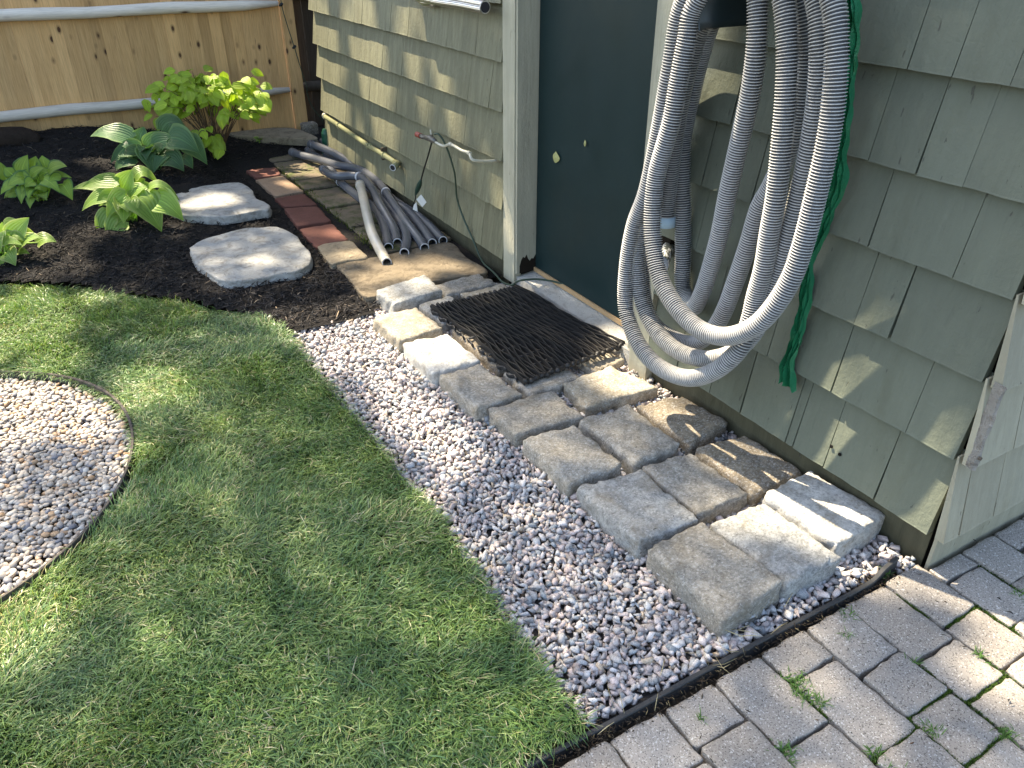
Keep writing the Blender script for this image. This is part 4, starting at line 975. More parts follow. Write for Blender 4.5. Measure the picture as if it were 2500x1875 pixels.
for i, (mt, zt, quad, lab) in enumerate(CB):
    o = cobble('cobblestone', quad, zt, MAT[mt], 40 + i, tilt=(RNG.uniform(-.006, .006), RNG.uniform(-.006, .006)))
    tag(o, lab, 'cobblestone', 'granite cobbles of the path')
    COBQ.append(quad)

# ------------------------------------------------------------------ flagstones
def flagstone(name, poly, z, thick, mat, label, jit=.012, slope=(0, 0)):
    P = smooth_path([(p[0], p[1], 0) for p in poly] + [(poly[0][0], poly[0][1], 0)], 5)[:-1]
    rg = random.Random(len(P) * 13 + int(z * 1000))
    N = len(P)
    cen = sum(P, Vector()) / N
    nz = [1 + .35 * math.sin(i * .9 + 2) * rg.random() for i in range(N)]
    rings = []
    prof = [(0.0, -thick), (-.004, -thick * .55), (.003, -thick * .32), (.0, -.007), (.0035, -.0015), (.012, 0), (.045, 0), (.10, .0005)]
    for off, dz in prof:
        ring = []
        for i, p in enumerate(P):
            d = (cen - p).normalized()
            j = jit * (fbm(np.array(p.x * 30), np.array(p.y * 30 + dz * 120), 4) - .5) * (1 if off < .02 else .2)
            q = p + d * (off * nz[i] + float(j))
            zz = z + dz + slope[0] * (q.x - cen.x) + slope[1] * (q.y - cen.y)
            if off >= .01: zz += .006 * (float(fbm(np.array(q.x * 8), np.array(q.y * 8), 8)) - .5)
            ring.append((q.x, q.y, zz))
        rings.append(ring)
    mb = MB()
    for r in rings: mb.v += r
    mb.v.append((cen.x, cen.y, z))
    area = sum(P[i].x * P[(i + 1) % N].y - P[(i + 1) % N].x * P[i].y for i in range(N))
    for k in range(len(prof) - 1):
        for i in range(N):
            j = (i + 1) % N
            q = (k * N + i, k * N + j, (k + 1) * N + j, (k + 1) * N + i)
            mb.f.append(q if area > 0 else q[::-1])
    K = (len(prof) - 1) * N
    for i in range(N):
        q = (K + i, K + (i + 1) % N, len(prof) * N)
        mb.f.append(q if area > 0 else q[::-1])
    o = mb.build(name, mat, None, smooth=True)
    tag(o, label, 'flagstone')
    return o
flagstone('stepping_stone', D['step1'], .10, .05, MAT['pale_flag'], 'pale irregular stepping stone beside the middle hosta')
flagstone('stepping_stone', D['step2'], .075, .05, MAT['pale_flag'], 'rounded grey stepping stone nearest the lawn edge', slope=(0, .0))
flagstone('flagstone', D['farflag'], .125, .05, MAT['buff_flag'], 'low buff flagstone lying at the foot of the fence post', slope=(0, .0))
flagstone('flagstone', D['slab'], .05, .06, MAT['tan_flag'], 'large flat tan slab under the ends of the grey pipes', jit=.006)
flagstone('flagstone', D['flag_small'], .06, .05, MAT['buff_flag'], 'small buff stone between the red bricks and the tan slab', jit=.008)

# ------------------------------------------------------------------ edging
def ribbon(name, pts, h0, h1, th, mat, label, cat):
    """upright strip following pts: bottom h0, top h1 (per point), thickness th, rounded top bead"""
    P = smooth_path(pts, 6)
    H = list(np.interp(np.linspace(0, 1, len(P)), np.linspace(0, 1, len(h1)), h1))
    mb = MB(); v = []
    for i, p in enumerate(P):
        t = (P[min(i + 1, len(P) - 1)] - P[max(i - 1, 0)]); t.z = 0; t.normalize()
        nrm = Vector((-t.y, t.x, 0))
        for s, z in ((-.5, h0), (-.5, H[i] - .004), (-.8, H[i] - .003), (-.6, H[i]), (.6, H[i]), (.8, H[i] - .003), (.5, H[i] - .004), (.5, h0)):
            v.append((p.x + nrm.x * s * th, p.y + nrm.y * s * th, z + p.z))
    f = []
    for i in range(len(P) - 1):
        for j in range(8):
            a, b = i * 8 + j, i * 8 + (j + 1) % 8
            f.append((a, b, b + 8, a + 8))
    f += [tuple(range(7, -1, -1)), tuple((len(P) - 1) * 8 + j for j in range(8))]
    mb.add(v, f)
    return tag(mb.build(name, mat), label, cat)
MAT['edging'] = simple('black_plastic', (.035, .036, .038), .55, .4, var=.4, vs=60)
MAT['steel_edge'] = mat_flag('dusty_edging', (.10, .085, .072), (.19, .165, .14), (.06, .05, .045))
ribbon('lawn_edging', [(-1.9, .05, 0), (-1.5, .047, 0), (-1.243, .044, 0), (-1.022, .038, 0), (-.832, .037, 0), (-.571, .034, 0), (-.379, .029, 0), (-.28, .026, 0), (-.199, .024, 0), (-.15, .030, 0), (-.088, .036, 0)], -.04, [.010, .011, .012, .012, .013, .013, .014, .015, .020, .034, .040], .008, MAT['edging'], 'black plastic edging strip between the gravel and the pavers', 'edging')
ribbon('pebble_edging', [(CIRC[0] + math.cos(a) * CR * (1 + .012 * math.sin(a * 3)), CIRC[1] + math.sin(a) * CR, .004 * math.sin(a * 4)) for a in np.linspace(-2.2, 3.4, 40)], -.04, [.030, .034, .032, .030, .034], .006, MAT['steel_edge'], 'dusty curved edging ring around the pebble bed', 'edging')

# ------------------------------------------------------------------ doormat of rubber strips
mat_root = empty('doormat', (-.27, 1.66, .05))
tag(mat_root, 'black woven rubber strip doormat in front of the shed door', 'doormat')
def mat_rubber():
    t = NT('tyre_rubber'); p = t.pos()
    c = t.mix(t.noise(14, 5, .7, p), (.011, .011, .012), (.030, .028, .027))
    c = t.mix(t.ramp(t.noise(5, 5, .7, p), [(.5, (0, 0, 0)), (.75, (.6, .6, .6))]), c, (.042, .036, .031))
    t.bump(t.noise(160, 4, .7, p), .5, .002)
    return t.done(c, .48, .5)
MAT['rubber'] = mat_rubber()
MA, MBc, MC, MDd = Vector((-.514, 2.035)), Vector((-.077, 2.03)), Vector((-.004, 1.335)), Vector((-.498, 1.283))
def mat_uv(u, v):        # u across 0..1, v along the strips 0 (front) .. 1 (rear)
    return (MDd * (1 - u) + MC * u) * (1 - v) + (MA * (1 - u) + MBc * u) * v
rm = random.Random(5)
rods = np.linspace(.02, .98, 10)
NS = 36
phs = rm.uniform(0, 6)
for s in range(NS):
    u0 = (s + .5) / NS
    ph = rm.uniform(0, 6.28)
    pts = []
    n = 54
    for i in range(n + 1):
        v = i / n
        tt = v * (len(rods) - 1)
        pinch = .36 / NS * math.cos(math.pi * tt) * (1 if s % 2 else -1)
        w = pinch + .8 / NS * math.sin(v * 7.5 + phs + u0 * 4) + math.sin(v * 17 + ph) * .16 / NS
        p = mat_uv(min(.997, max(.003, u0 + w)), v)
        pts.append((p.x, p.y, .068 + .0025 * math.sin(v * 23 + ph) + rm.uniform(-.0006, .0006)))
    mb = MB(); vv = []
    th, hh = rm.uniform(.0017, .0025), rm.uniform(.009, .012)
    for i, p in enumerate(pts):
        a, b = Vector(pts[max(0, i - 1)]), Vector(pts[min(n, i + 1)])
        t = b - a; nn = Vector((-t.y, t.x, 0)).normalized() * th
        p = Vector(p)
        vv += [p - nn - Vector((0, 0, hh)), p + nn - Vector((0, 0, hh)), p + nn + Vector((0, 0, hh)), p - nn + Vector((0, 0, hh))]
    f = []
    for i in range(n):
        for j in range(4):
            a, b = i * 4 + j, i * 4 + (j + 1) % 4
            f.append((a, b, b + 4, a + 4))
    f += [(3, 2, 1, 0), tuple(n * 4 + j for j in range(4))]
    mb.add(vv, f)
    mb.build('strip', MAT['rubber'], mat_root)
for r in rods:
    a, b = mat_uv(.0, r), mat_uv(1.0, r)
    m = MB(); m.tube([(a.x, a.y, .062), ((a.x + b.x) / 2, (a.y + b.y) / 2, .061), (b.x, b.y, .062)], .0045, 8)
    m.build('rod', MAT['rubber'], mat_root, smooth=True)
# bound front and rear edges
for v_, nm in ((.004, 'binding'), (.996, 'binding')):
    pts = []
    for i in range(90):
        p = mat_uv(i / 89, v_)
        pts.append((p.x, p.y + .003 * math.sin(i * .6), .066 + .003 * math.sin(i * .9)))
    m = MB(); m.tube(pts, [.0085 + .0032 * math.sin(i * 1.4) for i in range(90)], 10)
    m.build(nm, MAT['rubber'], mat_root, smooth=True)
# folded strip ends along the outer long edge
for k in range(9):
    v0 = .06 + k * .105
    m = MB()
    for q in range(3):
        pts = [(*(mat_uv(-.008 - .010 * q * .4 + .012 * math.sin(i * .7 + k), v0 + .012 * i)), .050 + .006 * q + .004 * math.sin(i * .9)) for i in range(8)]
        m.tube(pts, .0035, 6)
    m.build('folded_end', MAT['rubber'], mat_root, smooth=True)

# ------------------------------------------------------------------ corrugated hose
def mat_hose():
    t = NT('ribbed_hose'); p = t.pos()
    c = t.mix(t.noise(5, 4, .6, p), (.44, .43, .41), (.60, .59, .57))
    c = t.mix(t.ramp(t.noise(60, 4, .7, p), [(.52, (0, 0, 0)), (.68, (.7, .7, .7))]), c, (.30, .285, .265))
    c = t.mix(t.attr(), c, (.025, .027, .033))  # near-black groove rings: shade between the ribs painted into the colour
    return t.done(c, .5, .4)
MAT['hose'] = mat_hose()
hose_root = empty('ribbed_hose', (-.15, .85, .3))
tag(hose_root, 'long white ribbed hose hung in big loops on the shed wall', 'hose')

S_ = [[Vector(p) for p in s] for s in D['hose']]
full = list(S_[0])
def arc(a, b, up):
    mid = (a + b) / 2
    return [a.lerp(mid, .35) + Vector((-.0, 0, up * .75)), mid + Vector((0, 0, up)), b.lerp(mid, .35) + Vector((0, 0, up * .75))]
paths = []
for k in range(1, len(S_)):
    full += arc(full[-1], S_[k][0], .10 + .012 * k)
    full += S_[k]
top_end = full[-1] + Vector((.03, -.10, .13))
full += [top_end, top_end + Vector((.05, -.12, .0)), top_end + Vector((.06, -.20, -.10))]
thin = [full[0]]
for p in full[1:]:
    if (p - thin[-1]).length > .055: thin.append(p)
P = resample(smooth_path(thin, 12), .00125)
# profile of one rib: 6 samples per 7 mm
PITCH, HR, SEG = .0075, .0272, 18
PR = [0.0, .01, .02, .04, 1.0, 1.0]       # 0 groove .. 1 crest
n = len(P)
fr = frames(P)
A_ = np.array([tuple(p) for p in P]); Fa = np.array([tuple(a) for a, b in fr]); Fb = np.array([tuple(b) for a, b in fr])
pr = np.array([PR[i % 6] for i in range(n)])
rad = HR - .0048 * (1 - pr)
ang = np.linspace(0, 2 * np.pi, SEG, endpoint=False)
Vh = A_[:, None, :] + rad[:, None, None] * (np.cos(ang)[None, :, None] * Fa[:, None, :] + np.sin(ang)[None, :, None] * Fb[:, None, :])
I = np.arange(n * SEG).reshape(n, SEG)
Qh = np.stack([I[:-1], np.roll(I[:-1], -1, 1), np.roll(I[1:], -1, 1), I[1:]], -1).reshape(-1, 4)
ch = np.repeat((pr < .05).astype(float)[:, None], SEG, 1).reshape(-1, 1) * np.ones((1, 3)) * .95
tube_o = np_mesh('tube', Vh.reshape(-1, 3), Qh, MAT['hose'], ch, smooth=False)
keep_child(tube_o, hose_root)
e0, e1 = S_[0][0], S_[0][1]
d = (e0 - e1).normalized()
m = MB(); m.tube([e0 - d * .012, e0 + d * .02, e0 + d * .022], [.029, .029, .024], 20)
tag(m.build('end_cuff', simple('blue_cuff', (.42, .56, .66), .5, .4), hose_root, smooth=True), 'pale blue end cuff of the hose')

# hanger the hose rests on
hang = empty('hose_hanger', (-.1, .85, 1.35))
tag(hang, 'dark plastic hose hanger fixed to the shed wall', 'hanger')
m = MB(); v, f = [], []
K = 14
for i, X in enumerate((-.03, -.09, -.15, -.19, -.20)):
    for k in range(K + 1):
        t = -.38 + 2.5 * k / K
        r = .105 + (.018 if i == 4 else 0)
        for s in (0, .006):
            v.append((X, .795 + (r - s) * math.cos(t), 1.30 + (r - s) * 1.1 * math.sin(t)))
W = (K + 1) * 2
for i in range(4):
    for k in range(K):
        a = i * W + k * 2
        f += [(a, a + 2, a + W + 2, a + W), (a + 1, a + W + 1, a + W + 3, a + 3)]
    f += [(i * W, i * W + W, i * W + W + 1, i * W + 1), (i * W + K * 2, i * W + K * 2 + 1, i * W + W + K * 2 + 1, i * W + W + K * 2)]
m.add(v, f)
MAT['dark_plastic'] = simple('dark_plastic', (.012, .022, .025), .45, .5)
m.build('saddle', MAT['dark_plastic'], hang, smooth=True)
m = MB(); m.box((-.026 - .010, .74, 1.36), (-.0255, .87, 1.46)); m.build('back_plate', MAT['dark_plastic'], hang)

# ------------------------------------------------------------------ green plastic strip
def mat_film():
    t = NT('green_film'); p = t.pos()
    c = t.mix(t.noise(12, 4, .6, p), (.010, .15, .062), (.03, .27, .13))
    t.bump(t.noise(40, 4, .7, t.pos((1, 3, .6))), .6, .006)
    return t.done(c, .28, .5, 0, .22)
P = resample(smooth_path(D['strip'], 8), .012)
m = MB(); v, f = [], []
NW = 15
rg = random.Random(3)
fold = [rg.uniform(-1, 1) for _ in range(NW)]
for i, p in enumerate(P):
    t = i / (len(P) - 1)
    wd = .020 + .005 * math.sin(t * 17) + .003 * math.sin(t * 47) + (.020 * max(0, (t - .84) / .16))
    if abs(t - .62) < .06: wd *= .65 + .35 * abs(t - .62) / .06
    tw = .6 * math.sin(t * 9)
    for k in range(NW):
        s = k / (NW - 1) * 2 - 1
        zig = (.008 if k % 2 else -.005) * (1 + .7 * math.sin(t * 19 + k * 2.1)) + .007 * fold[k] * math.sin(t * 34 + k) + .004 * math.sin(t * 90 + k * 1.3)
        a = Vector((math.sin(tw) * s * wd * .6 - zig, math.cos(tw) * s * wd + .002 * math.sin(t * 41 + k), .004 * math.sin(k * 2.7 + t * 20) * (1 if t > .98 else .3)))
        v.append(p + a)
for i in range(len(P) - 1):
    for k in range(NW - 1):
        a = i * NW + k
        f.append((a, a + 1, a + NW + 1, a + NW))
m.add(v, f)
o = m.build('plastic_strip', mat_film(), None, smooth=False)
sol = o.modifiers.new('film', 'SOLIDIFY'); sol.thickness = .0008
tag(o, 'crumpled green plastic strip hanging behind the hose', 'plastic strip')

# ------------------------------------------------------------------ grey bent pipes
def mat_pvc(name, a, b):
    t = NT(name); p = t.pos(rnd=True)
    c = t.mix(t.noise(9, 5, .65, p), a, b)
    c = t.mix(t.ramp(t.noise(34, 5, .7, p), [(.6, (0, 0, 0)), (.75, (.4, .4, .4))]), c, tuple(x * .5 for x in a))
    return t.done(t.rand_tint(c, .9, 1.1), .24, .55)
MAT['pvc'] = mat_pvc('grey_pvc', (.085, .09, .105), (.13, .135, .15))
MAT['pvc_tan'] = mat_pvc('tan_pvc', (.42, .385, .32), (.55, .51, .43))
MAT['pvc_cut'] = simple('pvc_cut', (.55, .55, .56), .5, .4)
MAT['bore_shade'] = simple('pipe_bore_shade', (.03, .03, .033), .7, .2)  # near-black stands in for the shade inside the pipe mouths
PL = {'a': 'long grey pipe crossing the top of the pile, ring coupling at its middle bend', 'b': 'grey pipe with its rear end highest on the pile, mouth second from the wall', 'c': 'grey pipe with a white ring near its raised rear elbow', 'd': 'stained tan pipe lying across the front of the grey pipes', 'e': 'grey pipe just right of the tan pipe, with a low coupling', 'f': 'grey pipe whose dark mouth reaches farthest toward the doormat', 'g': 'grey pipe lying closest to the shed wall'}
for k, (pts, coup) in D['pipes'].items():
    root = empty('bent_pipe', pts[0])
    tag(root, PL[k], 'pipe', 'loose bent conduit pipes')
    tan = k == 'd'
    P = resample(smooth_path(pts, 8), .02)
    R0 = .0265
    mt = MAT['pvc_tan' if tan else 'pvc']
    d = (P[-1] - P[-2]).normalized()
    d0 = (P[0] - P[1]).normalized()
    m = MB(); m.tube(P, R0, 18, cap=False); m.build('body', mt, root, smooth=True)
    # mouth: collar, rim and dark bore
    m = MB(); m.tube([P[-1] - d * .004, P[-1] + d * .002, P[-1] + d * .026, P[-1] + d * .027], [R0, R0 * .93, R0 * .93, R0 * .78], 18, cap=False); m.build('collar', mt, root, smooth=False)
    m = MB(); m.tube([P[-1] + d * .0272, P[-1] + d * .0276], [R0 * .93, R0 * .74], 18, cap=False); m.build('rim', MAT['pvc_cut'], root)
    m = MB(); m.tube([P[-1] + d * .0272, P[-1] + d * .0, P[-1] - d * .05], [R0 * .75, R0 * .75, R0 * .2], 18, cap=False); m.build('bore', MAT['bore_shade'], root, smooth=True)
    m = MB(); m.tube([P[0] - d0 * .03, P[0] - d0 * .028, P[0] + d0 * .012, P[0] + d0 * .014, P[0] + d0 * .002], [R0, R0 * 1.13, R0 * 1.13, R0 * .85, R0 * .8], 18); m.build('socket', mt, root, smooth=False)
    for c in coup:
        i = int(c * (len(P) - 1))
        dd = (P[i + 1] - P[i - 1]).normalized()
        m = MB(); m.tube([P[i] - dd * .007, P[i] - dd * .006, P[i] + dd * .006, P[i] + dd * .007], [R0, R0 * 1.1, R0 * 1.1, R0], 18); m.build('coupling_ring', MAT['pvc_cut'], root)

# ------------------------------------------------------------------ pipes and fittings on the wall
MAT['olive_pipe'] = mat_pvc('olive_pipe', (.22, .22, .115), (.30, .295, .16))
MAT['cream_pipe'] = mat_pvc('cream_pipe', (.40, .385, .30), (.50, .48, .39))
wp = D['wallpipe']
root = empty('drain_pipe', wp[0])
tag(root, 'olive painted pipe clipped along the shed wall above the grey pipes', 'pipe')
m = MB(); m.tube(wp, .0155, 14, smooth_n=4); m.build('body', MAT['olive_pipe'], root, smooth=True)
e = Vector(wp[-1]); en = Vector(D['wallpipe_end'])
m = MB(); m.tube([e + Vector((0, .03, 0)), e, e + Vector((-.012, -.008, -.005)), en], [.0195, .02, .02, .0195], 14); m.build('elbow', MAT['olive_pipe'], root, smooth=True)
dn = (en - e).normalized()
m = MB(); m.tube([en, en + dn * .003, en + dn * .0031], [.0197, .0197, .0155], 14, cap=False); m.build('rim', MAT['pvc_cut'], root)
m = MB(); m.tube([en + dn * .0022, en + dn * .0024], .0165, 14); m.build('bore', MAT['bore_shade'], root)  # flat near-black disc in place of the shaded hollow
s0 = Vector(wp[0])
m = MB(); m.tube([s0 + Vector((0, -.02, 0)), s0, s0 + Vector((.045, 0, .0))], [.02, .021, .02], 14); m.build('elbow', MAT['cream_pipe'], root, smooth=True)
for i in (1, 3, 4):
    c = Vector(wp[i])
    m = MB(); m.tube([c + Vector((0, .012, -.006)), c + Vector((0, -.012, .006))], .0175, 14); m.build('coupling', MAT['olive_pipe'], root)
c = Vector(wp[4])
m = MB(); m.box((c.x - .004, c.y + .03, c.z - .035), (-.006, c.y + .042, c.z + .035)); m.build('clip', MAT['old_wood'], root)

MAT['brass'] = simple('old_brass', (.16, .15, .13), .45, .5, .6)
MAT['red_cap'] = simple('red_cap', (.28, .055, .035), .5, .4)
root = empty('wall_spigot', D['spigot']['pipe'][-1])
tag(root, 'cream water pipe with small valve and red cap on the shed wall', 'spigot')
m = MB(); m.tube(D['spigot']['pipe'], .0068, 12, smooth_n=4); m.build('pipe', MAT['cream_pipe'], root, smooth=True)
va = [Vector(p) for p in D['spigot']['valve']]
m = MB(); m.tube([va[0].lerp(va[1], .35), va[1]], .0135, 12); m.build('cap', MAT['red_cap'], root)
m = MB(); m.tube([va[1], va[1].lerp(va[2], .5), va[2]], [.010, .013, .009], 8); m.build('nut', MAT['brass'], root)
m = MB(); m.tube([va[2], va[3], va[4]], [.011, .016, .010], 12); m.build('valve_body', MAT['brass'], root, smooth=True)
m = MB(); m.tube([va[3] + Vector((0, 0, -.018)), va[3] + Vector((0, 0, .02))], .009, 10); m.build('valve_stem', MAT['brass'], root)
h = Vector(D['spigot']['handle'])
m = MB(); m.tube([va[3] + Vector((0, 0, .015)), h], .0045, 8); m.build('handle', MAT['cream_pipe'], root)
for i in (2, 4):
    c = Vector(D['spigot']['pipe'][i])
    m = MB(); m.tube([c + Vector((0, .01, 0)), c - Vector((0, .01, 0))], .0095, 10); m.build('fitting', MAT['cream_pipe'], root)

MAT['cable'] = simple('black_cable', (.012, .014, .013), .5, .4)
MAT['green_cable'] = simple('green_cable', (.03, .055, .035), .45, .4)
MAT['clear_tag'] = simple('plastic_tag', (.62, .64, .62), .25, .5)
root = empty('timer_cable', D['cord'][0])
tag(root, 'short black cable with green sensor bulb and plastic tag below the valve', 'cable')
m = MB(); m.tube([tuple(va[3])] + D['cord'], .0042, 8, smooth_n=3); m.build('cable', MAT['cable'], root, smooth=True)
m = MB(); m.tube(D['sensor'], [.005, .0135, .0125, .004], 12, smooth_n=4); m.build('bulb', simple('green_bulb', (.018, .05, .035), .45, .4), root, smooth=True)
m = MB(); m.tube(D['sensor_tail'], .0028, 6, smooth_n=3); m.build('tail', MAT['cable'], root)
for tq in ('tag', 'tag2'):
    q = [Vector(p) for p in D[tq]]
    m = MB(); m.add([tuple(p) for p in q] + [(p.x - .0015, p.y, p.z) for p in q], [(0, 1, 2, 3), (7, 6, 5, 4), (0, 4, 5, 1), (1, 5, 6, 2), (2, 6, 7, 3), (3, 7, 4, 0)]); m.build('tag', MAT['clear_tag'], root)

m = MB(); m.tube(D['wire'], .0046, 8, smooth_n=6)
tag(m.build('green_wire', MAT['green_cable'], None, smooth=True), 'thin green cable running down the wall and over the door sill', 'cable')

# ribbed metal tube near the top
MAT['alu'] = simple('bare_aluminium', (.62, .62, .62), .3, .5, 1.0, var=.1)
root = empty('metal_tube', D['tube'][-1])
tag(root, 'ribbed metal tube with open end fixed high on the shed wall', 'tube')
P = resample(smooth_path(D['tube'], 6), .02)
m = MB(); v, f = [], []
SG = 48
fr = frames(P)
for p, (a, b) in zip(P, fr):
    for k in range(SG):
        t = 2 * math.pi * k / SG
        r = .0235 + (.0009 if k % 2 else -.0006)
        v.append(p + a * math.cos(t) * r + b * math.sin(t) * r)
for i in range(len(P) - 1):
    for k in range(SG):
        f.append((i * SG + k, i * SG + (k + 1) % SG, (i + 1) * SG + (k + 1) % SG, (i + 1) * SG + k))
m.add(v, f); m.build('body', MAT['alu'], root)
d = (P[-1] - P[-2]).normalized()
m = MB(); m.tube([P[-1] - d * .002, P[-1] + d * .0010, P[-1] + d * .0014], [.0243, .0243, .0205], 32, cap=False); m.build('rim', MAT['alu'], root, smooth=False)
m = MB(); m.tube([P[-1] + d * .0004, P[-1] + d * .0008], .0212, 24); m.build('bore', MAT['bore_shade'], root)  # dark disc closes the tube, drawn as its shaded opening
m = MB(); m.tube(D['tube2'], .017, 16, smooth_n=6); m.build('bend', MAT['alu'], root, smooth=True)

# capped pipe stub behind the hose
def mat_peel():
    t = NT('peeling_paint_pipe'); p = t.pos()
    c = t.mix(t.ramp(t.noise(34, 4, .65, p), [(.49, (0, 0, 0)), (.51, (1, 1, 1))]), (.10, .11, .095), (.66, .66, .63))
    return t.done(c, .6, .3)
root = empty('pipe_stub', D['vent'][0])
tag(root, 'short white pipe stub with peeling grey paint behind the hose', 'pipe')
MAT['peel'] = mat_peel()
a, b, c = [Vector(p) for p in D['vent']]
m = MB(); m.tube([a + (a - b) * .2, b, c], .0215, 18); m.build('body', MAT['peel'], root, smooth=False)
m = MB(); m.tube([c, c + (c - b).normalized() * .02, c + (c - b).normalized() * .028], [.0245, .0245, .018], 18); m.build('cap', MAT['pvc_cut'], root)
m = MB(); m.box((-.012 - .022, a.y - .035, a.z - .02), (-.001, a.y + .04, a.z + .045)); m.build('wall_flange', MAT['rot_wood'], root)

# green container at the far shed corner
c0 = Vector(D['wallpipe'][0])
root = empty('green_canister', (-.02, c0.y + .10, .03))
tag(root, 'upright green plastic canister at the far shed corner', 'canister')
MAT['green_plastic'] = simple('green_plastic', (.01, .075, .04), .4, .5)
m = MB(); m.tube([(-.03, c0.y + .06, .03), (-.03, c0.y + .06, .035), (-.03, c0.y + .06, .20), (-.03, c0.y + .06, .225), (-.03, c0.y + .06, .232)], [.028, .032, .032, .022, .018], 18); m.build('body', MAT['green_plastic'], root, smooth=False)
m = MB(); m.tube([(-.06, c0.y + .05, .06), (-.085, c0.y + .02, .10), (-.08, c0.y - .01, .05), (-.06, c0.y - .03, .085)], .0035, 6, smooth_n=5); m.build('loop', MAT['green_plastic'], root, smooth=True)

# string on the fence post
root = empty('green_string', D['fencestring'][0])
tag(root, 'thin green string with plastic clips tied down the fence post', 'string')
m = MB(); m.tube(D['fencestring'], .0032, 6, smooth_n=4); m.build('strand', MAT['green_cable'], root, smooth=True)
for k in D['knot']:
    k = Vector(k); m = MB(); m.tube([k + Vector((-.015, 0, -.008)), k, k + Vector((.012, 0, .01))], [.006, .012, .007], 8); m.build('clip', MAT['cable'], root, smooth=True)

# leaves stuck to the door
MAT['dry_leaf'] = simple('dry_leaf', (.36, .36, .15), .6, .3)
for q, lab in ((D['leafdoor'], 'larger yellow leaf stuck to the dark door'), (D['leafdoor2'], 'tiny yellow leaf scrap on the dark door')):
    m = MB()
    cq = sum((Vector(p) for p in q), Vector()) / 4
    ring = smooth_path(q + [q[0]], 3)[:-1]
    m.add([tuple(p) for p in ring] + [(cq.x - .004, cq.y, cq.z)], [(i, (i + 1) % len(ring), len(ring)) for i in range(len(ring))])
    tag(m.build('stuck_leaf', MAT['dry_leaf']), lab, 'leaf')

# half-buried dark timber by the fence
m = MB()
pts = [(-2.75, 5.27, .31), (-2.4, 5.26, .305), (-2.1, 5.25, .295), (-1.88, 5.25, .275), (-1.80, 5.25, .25)]
m.tube(pts, [.075, .078, .08, .078, .055], 14, smooth_n=3)
for i, p in enumerate(m.v):
    m.v[i] = (p[0], p[1] + .012 * math.sin(p[0] * 40), p[2] + .010 * math.sin(p[0] * 23 + p[1] * 60))
tag(m.build('timber', simple('rotten_timber', (.03, .022, .017), .95, .1, var=.6, vs=25, bump=.8, bd=.01), None, smooth=True), 'dark rotting timber half buried in mulch against the fence', 'timber')
m = MB(); cobble_fy = None
o = cobble('buried_stone', [(-.02, 5.46), (.09, 5.47), (.10, 5.36), (-.02, 5.35)], .15, MAT['g_brown'], 99, zb=.0)
tag(o, 'small dark stone at the foot of the fence post', 'stone')
# ------------------------------------------------------------------ hostas
def mat_leaf(name, a, b, edge, transl=.38, veins=9.0, vein_b=.5, rough=.42):
    t = NT(name)
    uv = t.n('ShaderNodeUVMap')
    sp = t.n('ShaderNodeSeparateXYZ'); t.l(uv.outputs[0], sp.inputs[0])
    u = t.math('ABSOLUTE', t.math('SUBTRACT', sp.outputs[0], .5))       # 0 rib .. .5 margin
    p = t.pos(rnd=True)
    c = t.mix(t.noise(14, 4, .6, p), a, b)
    c = t.mix(t.ramp(u, [(.36, (0, 0, 0)), (.47, (1, 1, 1))]), c, edge)
    c = t.mix(t.ramp(u, [(.0, (.7, .7, .7)), (.03, (0, 0, 0))]), c, tuple(min(1, x * 1.6) for x in b))
    c = t.rand_tint(c, .82, 1.2)
    # parallel curved veins
    vv = t.math('ADD', t.math('MULTIPLY', u, veins * 6.283), t.math('MULTIPLY', sp.outputs[1], 2.0))
    h = t.math('ADD', t.math('MULTIPLY', t.math('SINE', vv), .5), t.math('MULTIPLY', t.noise(90, 3, .6, p), .25))
    t.bump(h, vein_b, .006)
    return t.done(c, rough, .45, 0, transl)
MAT['hosta_blue'] = mat_leaf('hosta_blue_leaf', (.055, .135, .055), (.10, .20, .075), (.16, .26, .09))
MAT['hosta_lime'] = mat_leaf('hosta_lime_leaf', (.17, .30, .045), (.27, .40, .075), (.36, .46, .13))
MAT['hosta_edge'] = mat_leaf('hosta_variegated_leaf', (.20, .33, .05), (.30, .42, .07), (.07, .17, .05))
MAT['hosta_pale'] = mat_leaf('hosta_pale_leaf', (.19, .32, .06), (.30, .42, .10), (.45, .50, .20))
MAT['shrub_leaf'] = mat_leaf('shrub_leaf', (.28, .42, .035), (.42, .53, .05), (.33, .44, .045), transl=.42, veins=5, vein_b=.25, rough=.5)

